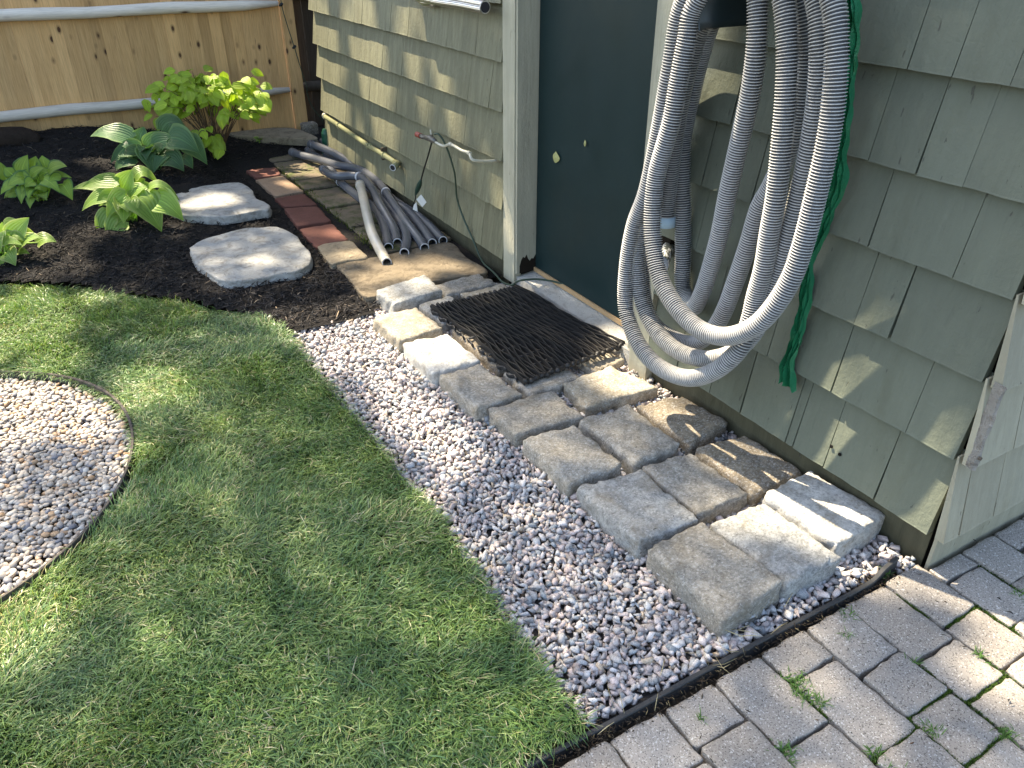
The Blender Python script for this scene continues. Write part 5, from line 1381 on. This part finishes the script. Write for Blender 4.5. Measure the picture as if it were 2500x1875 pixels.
def leaf_mesh(name, B, T, width, archh, base, mat, parent, rng, n=9, m_=8, heart=True, fold=.18, wave=.05):
    B, T = Vector(B), Vector(T)
    ax = T - B
    L = ax.length
    to_cam = (CAM - B).normalized()
    facing = (Vector((0, 0, 1)) * .55 + to_cam * .75 + Vector((rng.uniform(-.3, .3), rng.uniform(-.3, .3), 0))).normalized()
    C_ = (B + T) / 2 + Vector((0, 0, 1)) * archh + facing * (.10 * L)
    v, uvs = [], []
    side_prev = None
    ph = rng.uniform(0, 6)
    for i in range(n + 1):
        t = i / n
        p = B * (1 - t) ** 2 + C_ * 2 * t * (1 - t) + T * t * t
        tg = ((C_ - B) * (1 - t) + (T - C_) * t).normalized()
        sd = tg.cross(facing)
        if sd.length < .15 and side_prev: sd = side_prev
        sd.normalize(); side_prev = sd
        nr = sd.cross(tg).normalized()
        # ovate outline with a heart-shaped foot
        w = (math.sin(math.pi * min(1, t * .93 + .07) ** .62) ** .85) * (1 - .25 * t) if heart else math.sin(math.pi * t ** .8) ** .8
        if i == n: w = .01
        if i == 0: w = .42 if heart else .05
        w *= width * .53
        for k in range(m_ + 1):
            s = k / m_ * 2 - 1
            lobe = -.10 * width * (abs(s) ** 1.5) * (1 - t) ** 5 if heart else 0
            cup = fold * abs(s) ** 1.6 * w + wave * w * math.sin(5.5 * t * math.pi + ph + (2 if s > 0 else 0)) * abs(s) ** 2
            v.append(p + sd * (s * w) + nr * cup + tg * lobe)
            uvs.append((k / m_, t))
    f = []
    for i in range(n):
        for k in range(m_):
            a = i * (m_ + 1) + k
            f.append((a, a + 1, a + m_ + 2, a + m_ + 1))
    mb = MB(); mb.add(v, f)
    if base is not None:
        bs = Vector(base) + Vector((rng.uniform(-.03, .03), rng.uniform(-.03, .03), -.01))
        md = bs.lerp(B, .5) + Vector((0, 0, .25 * (B - bs).length * .5))
        P = [bs, md, B + (B - md).normalized() * .004]
        P = smooth_path(P, 3)
        fr = frames(P)
        n0 = len(mb.v)
        for j, (q, (a, b)) in enumerate(zip(P, fr)):
            r = .0048 - .002 * j / len(P)
            for k in range(5):
                tt = 2 * math.pi * k / 5
                mb.v.append(tuple(q + a * math.cos(tt) * r + b * math.sin(tt) * r)); uvs.append((.5, 0))
        for j in range(len(P) - 1):
            for k in range(5):
                mb.f.append((n0 + j * 5 + k, n0 + j * 5 + (k + 1) % 5, n0 + (j + 1) * 5 + (k + 1) % 5, n0 + (j + 1) * 5 + k))
    o = mb.build(name, mat, parent, smooth=True)
    me = o.data
    ul = me.uv_layers.new(name='UVMap')
    li = np.empty(len(me.loops), dtype=np.int32); me.loops.foreach_get('vertex_index', li)
    ul.data.foreach_set('uv', np.array(uvs, dtype=np.float32)[li].ravel())
    return o

HL = {'mid': ('hosta_lime', 'large yellow-green hosta beside the pale stepping stone'), 'back': ('hosta_blue', 'broad-leaved blue-green hosta in front of the yellow shrub'), 'left': ('hosta_edge', 'dense small-leaved variegated hosta at the far left of the bed'), 'corner': ('hosta_pale', 'pale lime hosta cut by the left picture edge, closest to the lawn')}
rl = random.Random(17)
for k, (base, leaves) in D['hosta'].items():
    mt, lab = HL[k]
    root = empty('hosta', base)
    tag(root, lab, 'hosta', 'hostas in the mulch bed')
    for i, (B, T, w, ar) in enumerate(leaves):
        leaf_mesh('leaf', B, T, w * 1.22, ar, base, MAT[mt], root, rl)
    # inner and rear leaves that fill the clump
    Lm = np.mean([np.linalg.norm(np.subtract(l[0], l[1])) for l in leaves])
    ctr = Vector(base) + Vector((0, 0, .11 if k != 'left' else .09))
    for j in range(16):
        a = rl.uniform(-.3, 3.1) if j < 10 else rl.uniform(3.3, 5.6)
        d = Vector((math.cos(a), math.sin(a), 0))
        B = ctr + d * rl.uniform(.03, .08) + Vector((0, 0, rl.uniform(-.03, .03)))
        leaf_mesh('leaf', B, B + d * Lm * rl.uniform(.6, .95) + Vector((0, 0, rl.uniform(-.06, .03))), Lm * rl.uniform(.55, .75), .03, base, MAT[mt], root, rl)

# ------------------------------------------------------------------ yellow shrub
sb = Vector((-.76, 5.0, float(hill(-.76, 5.0)) - .01))
shrub = empty('yellow_shrub', sb)
tag(shrub, 'low mounded shrub with bright yellow-green oval leaves by the fence', 'shrub')
MAT['stem'] = simple('brown_stem', (.12, .075, .045), .8, .2)
sc_, right = Vector((-.742, 4.998, .45)), Vector((.8616, -.5075, 0))
fwdh = Vector((.5084, .8611, 0))
rl = random.Random(23)
tips = []
for j in range(42):
    a = rl.uniform(0, 2 * math.pi)
    el = math.asin(rl.uniform(-.25, 1.0))
    d = right * math.cos(a) * math.cos(el) * .40 + fwdh * math.sin(a) * math.cos(el) * .22 + Vector((0, 0, math.sin(el) * .21))
    tips.append(sc_ + d * rl.uniform(.85, 1.0))
tips += [sc_ + right * .40 + Vector((0, 0, .08)), sc_ - right * .42 + Vector((0, 0, -.01)), sc_ - right * .38 + Vector((0, 0, -.10)), sc_ + right * .02 - fwdh * .15 + Vector((0, 0, -.27)), sc_ + right * .07 - fwdh * .16 + Vector((0, 0, -.30)), sc_ + right * .33 + Vector((0, 0, .17)), sc_ - right * .06 - fwdh * .18 + Vector((0, 0, -.20)), sc_ + right * .36 - fwdh * .05 + Vector((0, 0, -.06)), sc_ + right * .12 - fwdh * .15 + Vector((0, 0, -.22)), sc_ + right * .05 - fwdh * .17 + Vector((0, 0, -.12)), sc_ - right * .15 - fwdh * .17 + Vector((0, 0, -.10))]
nl = 0
for tp in tips:
    st = sb + Vector((rl.uniform(-.05, .05), rl.uniform(-.05, .05), 0))
    mid = st.lerp(tp, .55) + Vector((0, 0, .10))
    P = smooth_path([st, mid, tp], 4)
    m = MB(); m.tube(P, [.0035, .0025, .0013], 5); m.build('stem', MAT['stem'], shrub, smooth=True)
    for q in range(6):
        if nl >= 300: break
        nl += 1
        t = .62 + .38 * q / 5
        p = P[min(len(P) - 1, int(t * (len(P) - 1)))] + Vector((rl.uniform(-.03, .03), rl.uniform(-.03, .03), rl.uniform(-.02, .02)))
        out = (p - sc_); out.z *= .2
        d = (out.normalized() * .8 + Vector((rl.uniform(-.8, .8), rl.uniform(-.8, .8), rl.uniform(-.7, -.05)))).normalized()
        L = rl.uniform(.07, .105)
        B = p - d * .01
        leaf_mesh('leaf', B, B + d * L, L * rl.uniform(.55, .7), .010, None, MAT['shrub_leaf'], shrub, rl, n=5, m_=4, heart=False, fold=.12, wave=.03)
# tiny seedling by the flagstone
p = Vector(D['shoot'])
root = empty('seedling', p)
tag(root, 'tiny green seedling in the mulch before the buff flagstone', 'seedling')
for j in range(5):
    a = j * 1.26
    d = Vector((math.cos(a), math.sin(a), .35))
    leaf_mesh('leaf', p + Vector((0, 0, .015)), p + d * .045 + Vector((0, 0, .015)), .03, .008, p, MAT['hosta_lime'], root, rl, n=4, m_=4)

# ------------------------------------------------------------------ scattered stones
def hull_stone(seed, npts=13, flat=.7, elong=1.25):
    rg = random.Random(seed)
    bm = bmesh.new()
    for _ in range(npts):
        d = Vector((rg.gauss(0, 1), rg.gauss(0, 1), rg.gauss(0, 1))).normalized() * rg.uniform(.82, 1.0)
        bm.verts.new((d.x * elong, d.y, d.z * flat))
    r = bmesh.ops.convex_hull(bm, input=bm.verts)
    bmesh.ops.delete(bm, geom=[g for g in r['geom_interior'] if isinstance(g, bmesh.types.BMVert)], context='VERTS')
    bmesh.ops.triangulate(bm, faces=bm.faces)
    bm.verts.index_update()
    v = np.array([tuple(q.co) for q in bm.verts]); f = np.array([[q.index for q in t.verts] for t in bm.faces])
    bm.free()
    return v, f

def pebble(seed):
    bm = bmesh.new()
    bmesh.ops.create_icosphere(bm, subdivisions=2, radius=1)
    rg = random.Random(seed)
    k = [Vector((rg.gauss(0, 1), rg.gauss(0, 1), rg.gauss(0, 1))).normalized() for _ in range(4)]
    for q in bm.verts:
        s = 1
        for a in k:
            s -= .14 * max(0, q.co.dot(a)) ** 2
        q.co = Vector((q.co.x * 1.3 * s, q.co.y * s, q.co.z * .62 * s))
    bm.verts.index_update()
    v = np.array([tuple(q.co) for q in bm.verts]); f = np.array([[q.index for q in t.verts] for t in bm.faces])
    bm.free()
    return v, f

def scatter(name, tmpl, pos, size, cols, mat, tilt=.5, smooth=False, seed=1):
    rg = np.random.default_rng(seed)
    VV, FF, CC = [], [], []
    off = 0
    which = rg.integers(0, len(tmpl), len(pos))
    for ti, (tv, tf) in enumerate(tmpl):
        idx = np.where(which == ti)[0]
        if not len(idx): continue
        k = len(idx)
        yaw = rg.uniform(0, 2 * np.pi, k); a = rg.normal(0, tilt, k); b = rg.normal(0, tilt, k)
        cy, sy, ca, sa, cb, sb_ = np.cos(yaw), np.sin(yaw), np.cos(a), np.sin(a), np.cos(b), np.sin(b)
        z0 = np.zeros(k); o1 = np.ones(k)
        Rz = np.stack([np.stack([cy, -sy, z0], -1), np.stack([sy, cy, z0], -1), np.stack([z0, z0, o1], -1)], 1)
        Rx = np.stack([np.stack([o1, z0, z0], -1), np.stack([z0, ca, -sa], -1), np.stack([z0, sa, ca], -1)], 1)
        Ry = np.stack([np.stack([cb, z0, sb_], -1), np.stack([z0, o1, z0], -1), np.stack([-sb_, z0, cb], -1)], 1)
        R = Rz @ Rx @ Ry
        v = np.einsum('kij,nj->kni', R, tv) * size[idx][:, None, None] + pos[idx][:, None, :]
        VV.append(v.reshape(-1, 3))
        FF.append((tf[None] + (np.arange(k) * len(tv))[:, None, None]).reshape(-1, 3) + off)
        CC.append(np.repeat(cols[idx], len(tv), 0))
        off += k * len(tv)
    return np_mesh(name, np.concatenate(VV), np.concatenate(FF), mat, np.concatenate(CC), smooth)

def spots(x0, x1, y0, y1, step, jit, rg):
    nx, ny = int((x1 - x0) / step), int((y1 - y0) / step)
    X, Y = np.meshgrid(x0 + (np.arange(nx) + .5) * step, y0 + (np.arange(ny) + .5) * step)
    X = X + (np.arange(ny) % 2)[:, None] * step * .5
    return (X + rg.uniform(-jit, jit, X.shape) * step).ravel(), (Y + rg.uniform(-jit, jit, Y.shape) * step).ravel()

rg = np.random.default_rng(5)
GR = LAWN_EDGE[:9] + [(-1.05, 2.30), (-.96, 2.27), (-.86, 2.33), (-.76, 2.40), (-.66, 2.33), (-.35, 2.33), (.0, 2.2), (.0, .03), (-.06, -.02), (-.10, .045)]
tm = [hull_stone(100 + i, 8 + i % 4, .66 + .05 * (i % 4), 1.15 + .14 * (i % 4)) for i in range(18)]
px, py, pz, ps = [], [], [], []
for layer, (step, zc, s0, s1) in enumerate(((.0165, -.008, .0100, .0145), (.0195, .000, .0085, .0145), (.027, .008, .0085, .0155))):
    x, y = spots(-1.13, .0, -.02, 2.45, step, .42, rg)
    k = inside(GR, x, y)
    if layer:
        for q in COBQ:
            c = np.mean(q, 0)
            k &= ~inside([tuple(c + (np.array(p) - c) * .95) for p in q], x, y)
        k &= rg.random(len(x)) < (.93 if layer == 1 else .75)
    x, y = x[k], y[k]
    sz = rg.uniform(s0, s1, len(x)) * np.where(rg.random(len(x)) < .25, .72, 1)
    zz = zc + .010 * (fbm(x * 6, y * 6, 2) - .5) + rg.uniform(-.003, .003, len(x))
    px.append(x); py.append(y); pz.append(zz); ps.append(sz)
pos = np.c_[np.concatenate(px), np.concatenate(py), np.concatenate(pz)]; sz = np.concatenate(ps)
pal = np.array([(.53, .44, .415), (.60, .515, .485), (.48, .465, .46), (.40, .41, .425), (.28, .315, .345), (.63, .595, .57), (.53, .49, .475), (.36, .315, .30), (.53, .43, .32)])
pi = rg.choice(len(pal), len(pos), p=[.17, .16, .17, .13, .08, .11, .12, .04, .02])
cols = pal[pi] * rg.uniform(.72, 1.28, (len(pos), 1))
o = scatter('gravel', tm, pos, sz, cols, mat_attr('crushed_stone', .82, .3, bump=.5, bs=180, bd=.002, speck=.5), .6)
tag(o, 'crushed pink and blue-grey stone filling the path', 'gravel', kind='stuff')

# stray stones on the edge of the patio side, by the shed corner
x, y = spots(-1.7, -1.1, .0, 0.04, .05, .4, rg)

pt = [pebble(300 + i) for i in range(8)]
P_ = []
S2 = []
for step, zc, s0, s1 in ((.0165, -.004, .0078, .0110), (.0185, .003, .0065, .0118)):
    x, y = spots(-2.75, -1.72, .95, 2.62, step, .42, rg)
    k = (np.hypot(x - CIRC[0], y - CIRC[1]) < CR - .012)
    x, y = x[k], y[k]
    P_.append(np.c_[x, y, zc + .008 * (fbm(x * 5, y * 5, 6) - .5) + rg.uniform(-.002, .003, len(x))])
    S2.append(rg.uniform(s0, s1, len(x)) * np.where(rg.random(len(x)) < .2, .7, 1))
pos = np.concatenate(P_); sz = np.concatenate(S2)
pal = np.array([(.44, .36, .28), (.50, .43, .35), (.34, .31, .28), (.26, .25, .25), (.55, .51, .45), (.40, .26, .15), (.18, .18, .20), (.38, .34, .30), (.47, .34, .24)])
pi = rg.choice(len(pal), len(pos), p=[.17, .17, .16, .11, .12, .06, .06, .09, .06])
o = scatter('pebbles', pt, pos, sz, pal[pi] * rg.uniform(.78, 1.12, (len(pos), 1)), mat_attr('river_pebble', .55, .4, bump=.15, bs=120), .3, True)
tag(o, 'rounded tan and grey river pebbles inside the curved edging', 'pebbles', kind='stuff')

# ------------------------------------------------------------------ mulch chips
def chips(name, x, y, z, L, W, cols, mat, tilt, seed):
    r = np.random.default_rng(seed)
    n = len(x)
    yaw = r.uniform(0, 2 * np.pi, n); pit = r.normal(0, tilt, n); rol = r.uniform(0, 3.14, n)
    d = np.stack([np.cos(yaw) * np.cos(pit), np.sin(yaw) * np.cos(pit), np.sin(pit)], -1)
    s = np.stack([-np.sin(yaw), np.cos(yaw), np.zeros(n)], -1)
    u = np.cross(d, s)
    a, b = s * np.cos(rol)[:, None] + u * np.sin(rol)[:, None], -s * np.sin(rol)[:, None] + u * np.cos(rol)[:, None]
    c = np.stack([x, y, z], -1)
    bend = u * (r.normal(0, .12, n) * L)[:, None]
    V_ = []
    for e, wsc in ((-.5, .6), (0, 1), (.5, .35)):
        q = c + d * (e * L)[:, None] + bend * (1 if e == 0 else 0)
        V_ += [q + a * (W * wsc)[:, None], q - a * (W * wsc * .5)[:, None] + b * (W * wsc * .35)[:, None], q - a * (W * wsc * .5)[:, None] - b * (W * wsc * .35)[:, None]]
    V_ = np.stack(V_, 1)
    F = []
    for k in (0, 3):
        for j in range(3):
            p0, p1 = k + j, k + (j + 1) % 3
            F += [(p0, p1, p1 + 3), (p0, p1 + 3, p0 + 3)]
    F += [(2, 1, 0), (6, 7, 8)]
    F = np.array(F)
    FF = (F[None] + (np.arange(n) * 9)[:, None, None]).reshape(-1, 3)
    return np_mesh(name, V_.reshape(-1, 3), FF, mat, np.repeat(cols, 9, 0))
x, y = rg.uniform(-2.9, -.02, 42000), rg.uniform(2.2, 5.5, 42000)
keep_p = 1 - .62 * np.clip((y - 2.4) / 3, 0, 1)
k = inside(BED, x, y) & (rg.random(len(x)) < keep_p)
for q in (D['step1'], D['step2'], D['slab'], D['flag_small']):
    k &= ~inside(q, x, y)
k &= ~((x > -.70) & (y > 2.3) & (y < 4.9) & (rg.random(len(x)) < .985))
x, y = x[k], y[k]
z = mul_z(x, y) + rg.uniform(.0, .014, len(x))
mc = np.array([(.009, .009, .010), (.015, .013, .013), (.026, .021, .018), (.05, .04, .032), (.13, .10, .07)])
ci = rg.choice(5, len(x), p=[.45, .31, .17, .055, .015])
near = sstep((2.95 - y) / .5) * (x > -1.3)
cl = mc[ci] * rg.uniform(.7, 1.3, (len(x), 1)) * (1 + 1.1 * near[:, None])
o = chips('mulch_chips', x, y, z, rg.uniform(.015, .055, len(x)), rg.uniform(.0018, .0045, len(x)), cl, mat_attr('bark_shred', .8, .3), .35, 3)
tag(o, 'loose shreds of dark bark mulch', 'mulch', kind='stuff')

# crumbs of soil, dry clippings along the edging, joints and on the stones
xs = np.concatenate([rg.uniform(-1.5, -.1, 800), rg.uniform(-1.15, -1.05, 300)])
ys = np.concatenate([rg.normal(.018, .010, 800), rg.uniform(.0, .16, 300)])
cl = np.array([(.03, .022, .016), (.06, .045, .03), (.24, .19, .10)])[rg.choice(3, len(xs), p=[.6, .34, .06])]
o = chips('soil_litter', xs, ys, .004 + rg.uniform(0, .008, len(xs)), rg.uniform(.004, .016, len(xs)), rg.uniform(.0008, .0028, len(xs)), cl, mat_attr('litter', .9, .2), .3, 9)
tag(o, 'soil crumbs and dry clippings along the black edging', 'litter', kind='stuff')
xs = np.concatenate([rg.uniform(-1.25, -.35, 26), rg.uniform(-1.2, -1.0, 22)]); ys = np.concatenate([rg.uniform(.0, .16, 26), rg.uniform(.1, 2.2, 22)])
o = chips('straw', xs, ys, .020 + rg.uniform(0, .006, len(xs)), rg.uniform(.03, .075, len(xs)), rg.uniform(.0009, .0017, len(xs)), np.array([(.50, .42, .24)]) * rg.uniform(.6, 1.2, (len(xs), 1)), mat_attr('dry_straw', .8, .2), .12, 12)
tag(o, 'dry straw stalks strewn along the gravel edges', 'straw', kind='stuff')
xs = np.concatenate([rg.uniform(-1.0, .9, 260), rg.uniform(-.7, 0, 26)]); ys = np.concatenate([rg.uniform(-.62, .0, 260), rg.uniform(.1, 1.2, 26)])
zs = np.where(ys < 0, .011, .074)
o = chips('patio_debris', xs, ys, zs, rg.uniform(.003, .014, len(xs)), rg.uniform(.0008, .0022, len(xs)), np.array([(.02, .017, .014), (.05, .035, .025), (.12, .06, .03)])[rg.choice(3, len(xs), p=[.7, .2, .1])], mat_attr('debris', .9, .2), .1, 10)
tag(o, 'tiny dark specks of bark scattered over the pavers', 'debris', kind='stuff')

# ------------------------------------------------------------------ grass
def blades(name, x, y, z, L, W, yaw, lean, cols, mat, seed):
    r = np.random.default_rng(seed)
    n = len(x)
    d = np.stack([np.cos(yaw), np.sin(yaw), np.zeros(n)], -1)
    s = np.stack([-np.sin(yaw), np.cos(yaw), np.zeros(n)], -1)
    tw = r.normal(0, .5, n)
    s = s * np.cos(tw)[:, None] + np.array([0, 0, 1.]) * np.sin(tw)[:, None] * .6
    base = np.stack([x, y, z], -1)
    V_, C_ = [], []
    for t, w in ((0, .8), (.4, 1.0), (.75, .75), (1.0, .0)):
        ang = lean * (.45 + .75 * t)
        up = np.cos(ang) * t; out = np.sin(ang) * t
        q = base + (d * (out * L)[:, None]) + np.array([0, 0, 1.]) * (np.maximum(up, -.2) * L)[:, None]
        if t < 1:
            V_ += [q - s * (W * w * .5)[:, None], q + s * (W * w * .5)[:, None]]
            C_ += [cols * (.40 + .78 * t)] * 2  # darker towards the root: shade between blades put into the colour
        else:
            V_.append(q); C_.append(cols * 1.12)
    V_ = np.stack(V_, 1); C_ = np.stack(C_, 1)
    F = np.array([(0, 1, 3), (0, 3, 2), (2, 3, 5), (2, 5, 4), (4, 5, 6)])
    FF = (F[None] + (np.arange(n) * 7)[:, None, None]).reshape(-1, 3)
    return np_mesh(name, V_.reshape(-1, 3), FF, mat, C_.reshape(-1, 3), smooth=True)

N = 430000
x, y = rg.uniform(-2.95, -1.0, N), rg.uniform(.05, 3.75, N)
k = inside(LAWN, x, y) & (np.hypot(x - CIRC[0], y - CIRC[1]) > CR + .008)
# only the ground the photo could show, a step wider all round; thinner far away
vx, vy = x - CAM.x, y - CAM.y
fx_, fy_ = .5084, .8611
dep = vx * fx_ + vy * fy_; lat = vx * fy_ - vy * fx_
k &= (dep > .75) & (np.abs(lat) < .95 * dep + .45)
clump = fbm(x * 7, y * 7, 21)
k &= rg.random(N) < np.clip(1.15 - .16 * dep + .25 * (clump - .5), .35, 1)
x, y, clump, dep = x[k], y[k], clump[k], dep[k]
n = len(x)
flow = fbm(x * 2.2, y * 2.2, 31) * 9.0 + 1.5 * fbm(x * 8, y * 8, 33)
yaw = flow + rg.normal(0, 1.0, n)
lean = np.clip(.55 + 1.0 * fbm(x * 4, y * 4, 41) + rg.normal(0, .28, n), .1, 1.5)
L = np.clip(rg.normal(.042, .010, n) + .018 * (clump - .5), .02, .085)
g = np.array([(.155, .26, .075), (.21, .325, .09), (.12, .22, .09), (.29, .37, .12), (.48, .44, .22), (.54, .49, .32)])
dry = fbm(x * 5, y * 5, 51)
pd = np.where(dry > .60, .16, .045)
ci = rg.choice(4, n, p=[.36, .28, .24, .12])
isd = rg.random(n) < pd
ci = np.where(isd, rg.choice([4, 5], n), ci)
hue = fbm(x * 1.7, y * 1.7, 61)[:, None]
cols = g[ci] * rg.uniform(.75, 1.25, (n, 1)) * (1 + np.array([[.35, .12, -.1]]) * (hue - .45))
W = rg.uniform(.0017, .0031, n)
o = blades('grass', x, y, lawn_z(x, y) - .002, L, W, yaw, lean, cols, mat_attr('grass_blade', .38, .5, transl=.27), 4)
tag(o, 'short dense lawn grass in mixed greens', 'grass', kind='stuff')

# tufts and moss in the paver joints
jx, jy = [], []
def seg(x0, y0, x1, y1, n, sp=.004):
    t = rg.random(n)
    jx.append(x0 + (x1 - x0) * t + rg.normal(0, sp, n)); jy.append(y0 + (y1 - y0) * t + rg.normal(0, sp, n))
MOSS = [(-.157, -.163, -.03, -.163), (-.025, -.15, -.025, -.27), (.117, -.08, .117, -.19), (-.318, -.28, -.467, -.28), (-.168, -.322, -.318, -.322), (-.168, -.25, -.168, -.4), (-.025, -.248, .117, -.248), (-.318, -.41, -.467, -.412), (-.617, -.306, -.467, -.306), (-.318, -.2, -.318, -.42), (-.467, -.28, -.467, -.41), (-.617, -.05, -.617, -.19), (-.168, -.03, -.168, -.12), (.26, -.06, .26, -.2)]
for q in MOSS:
    seg(*q, 420, .0028)
x, y = np.concatenate(jx), np.concatenate(jy); n = len(x)
o = blades('moss', x, y, np.full(n, -.004), rg.uniform(.006, .013, n), rg.uniform(.0012, .0022, n), rg.uniform(0, 6.3, n), rg.uniform(.1, 1.3, n), np.array([(.045, .085, .012)]) * rg.uniform(.6, 1.6, (n, 1)), mat_attr('moss_frond', .8, .2, transl=.2), 6)
tag(o, 'green moss growing in the joints between the pavers', 'moss', kind='stuff')
jx, jy = [], []
TUFT = [(-.605, -.093, .016, 120), (-.617, -.12, .012, 90), (-.60, -.155, .007, 50), (-.60, -.30, .008, 50), (-.34, -.02, .009, 40), (-.33, -.19, .006, 25), (-.32, -.41, .01, 60), (-.45, -.32, .008, 40), (-.765, -.2, .012, 70), (-.168, -.26, .006, 30), (-.14, .03, .01, 30), (-.39, -.06, .006, 20), (-.60, -.345, .01, 60), (.1, -.20, .008, 40), (-.86, -.05, .006, 20)]
for cx, cy, s, q in TUFT:
    jx.append(rg.normal(cx, s, q)); jy.append(rg.normal(cy, s, q))
x, y = np.concatenate(jx), np.concatenate(jy); n = len(x)
o = blades('joint_weeds', x, y, np.full(n, .0), rg.uniform(.012, .03, n), rg.uniform(.0016, .003, n), rg.uniform(0, 6.3, n), rg.uniform(.5, 1.5, n), np.array([(.10, .20, .045)]) * rg.uniform(.7, 1.3, (n, 1)), mat_attr('weed_blade', .6, .3, transl=.25), 8)
tag(o, 'small grass weeds sprouting between pavers', 'weeds', kind='stuff')
# moss cushions by the bricks and on the door trim foot
x = np.concatenate([rg.normal(-.40, .03, 500), rg.normal(-.36, .025, 400), rg.uniform(-.45, -.40, 700)]); y = np.concatenate([rg.normal(3.02, .06, 500), rg.normal(2.86, .04, 400), rg.uniform(3.2, 4.7, 700)]); n = len(x)
o = blades('moss', x, y, np.full(n, .036), rg.uniform(.010, .026, n), rg.uniform(.002, .004, n), rg.uniform(0, 6.3, n), rg.uniform(.1, 1.2, n), np.array([(.10, .13, .018)]) * rg.uniform(.6, 1.4, (n, 1)), mat_attr('moss_cushion', .8, .2, transl=.25), 7)
tag(o, 'yellow-green moss between the bricks and the tan slab', 'moss', kind='stuff')

# ------------------------------------------------------------------ unseen tree behind the fence, its crown gaps shaped to place the sun patches
tree = empty('shade_tree', (-2.3, 8.6, 0))
tag(tree, 'unseen broadleaf tree beyond the fence, crown gaps shaped to dapple the yard', 'tree')
MAT['bark'] = simple('bark', (.09, .07, .055), .95, .1, var=.4, vs=12, bump=.8, bd=.02, bs=20)
sd = np.array(to_sun)
e1 = np.cross(sd, [0, 0, 1.0]); e1 /= np.linalg.norm(e1)
e2 = np.cross(e1, sd)
def uvp(p):
    p = np.asarray(p, float)
    return p @ e1, p @ e2
spots_l = [(*uvp(q[:3]), q[3]) for q in D['lit']]
SU, SV, SR = np.array([s[0] for s in spots_l]), np.array([s[1] for s in spots_l]), np.array([s[2] for s in spots_l])
strk = []
for yv, za, zb, hw in D['streak']:
    a, b = uvp((-.02, yv, za)), uvp((-.02, yv, zb))
    strk.append((a, b, hw * .62))
def lit_mask(u, v, grow=0.0):
    r = np.zeros(len(u), bool)
    for a, b, c in zip(SU, SV, SR):
        r |= (u - a) ** 2 + (v - b) ** 2 < (c * GAP + grow) ** 2
    for a, b, hw in strk:
        a, b = np.array(a), np.array(b)
        ab = b - a
        t = np.clip(((u - a[0]) * ab[0] + (v - a[1]) * ab[1]) / (ab @ ab + 1e-9), 0, 1)
        r |= np.hypot(u - a[0] - t * ab[0], v - a[1] - t * ab[1]) < hw + grow
    return r
GAP = .95
corners = np.array([(x, y, z) for x in (-4.2, 1.6) for y in (-1.6, 6.2) for z in (0, 1.6)])
cu, cv = uvp(corners)
NL = 230000
u, v = rg.uniform(cu.min(), cu.max(), NL), rg.uniform(cv.min(), cv.max(), NL)
dist = rg.uniform(10.5, 14.0, NL) + .8 * np.sin(u * 2.1)
# distance along the sun ray measured from the plane through the origin
ctr = u[:, None] * e1 + v[:, None] * e2 + dist[:, None] * sd
size = rg.uniform(.020, .042, NL)
k = ~lit_mask(u, v, size * .55)  # leaves in the way of the chosen sun patches are dropped
# crown thinned to brighten the lawn, the stone strip and the patio
gx = ctr - sd[None] * (ctr[:, 2] / sd[2])[:, None]
thin_f = sstep((-.15 - gx[:, 0]) / .35) * sstep((3.6 - gx[:, 1]) / .8)
thin_f = np.maximum(thin_f, .6 * sstep((-.05 - gx[:, 1]) / .2) * sstep((.0 - gx[:, 0]) / .1))
patch = sstep((fbm(u * 2.6, v * 2.6, 77) - .38) / .3)
k &= rg.random(NL) < 1 - thin_f * (.53 + .0 * patch)
ctr, size, dist = ctr[k], size[k], dist[k]
n = len(ctr)
nrm = sd[None] * .9 + rg.normal(0, .45, (n, 3)); nrm /= np.linalg.norm(nrm, axis=1, keepdims=True)
a = np.cross(nrm, rg.normal(0, 1, (n, 3))); a /= np.linalg.norm(a, axis=1, keepdims=True)
b = np.cross(nrm, a)
V_ = np.stack([ctr - a * size[:, None], ctr + b * (size * .75)[:, None] + nrm * (size * .15)[:, None], ctr + a * (size * 1.1)[:, None], ctr - b * (size * .75)[:, None] + nrm * (size * .15)[:, None]], 1)
F = (np.array([(0, 1, 2), (0, 2, 3)])[None] + (np.arange(n) * 4)[:, None, None]).reshape(-1, 3)
crown = np_mesh('crown', V_.reshape(-1, 3), F, mat_attr('tree_leaf', .5, .3, transl=.12), np.repeat(np.array([(.05, .10, .025)]) * rg.uniform(.6, 1.4, (n, 1)), 4, 0))
keep_child(crown, tree)
m = MB(); m.tube([(-2.3, 8.6, -.1), (-2.35, 8.6, 2), (-2.3, 8.6, 5), (-2.5, 8.8, 8), (-2.6, 9.0, 10.5)], [.28, .23, .19, .14, .07], 14, smooth_n=4); m.build('trunk', MAT['bark'], tree, smooth=True)
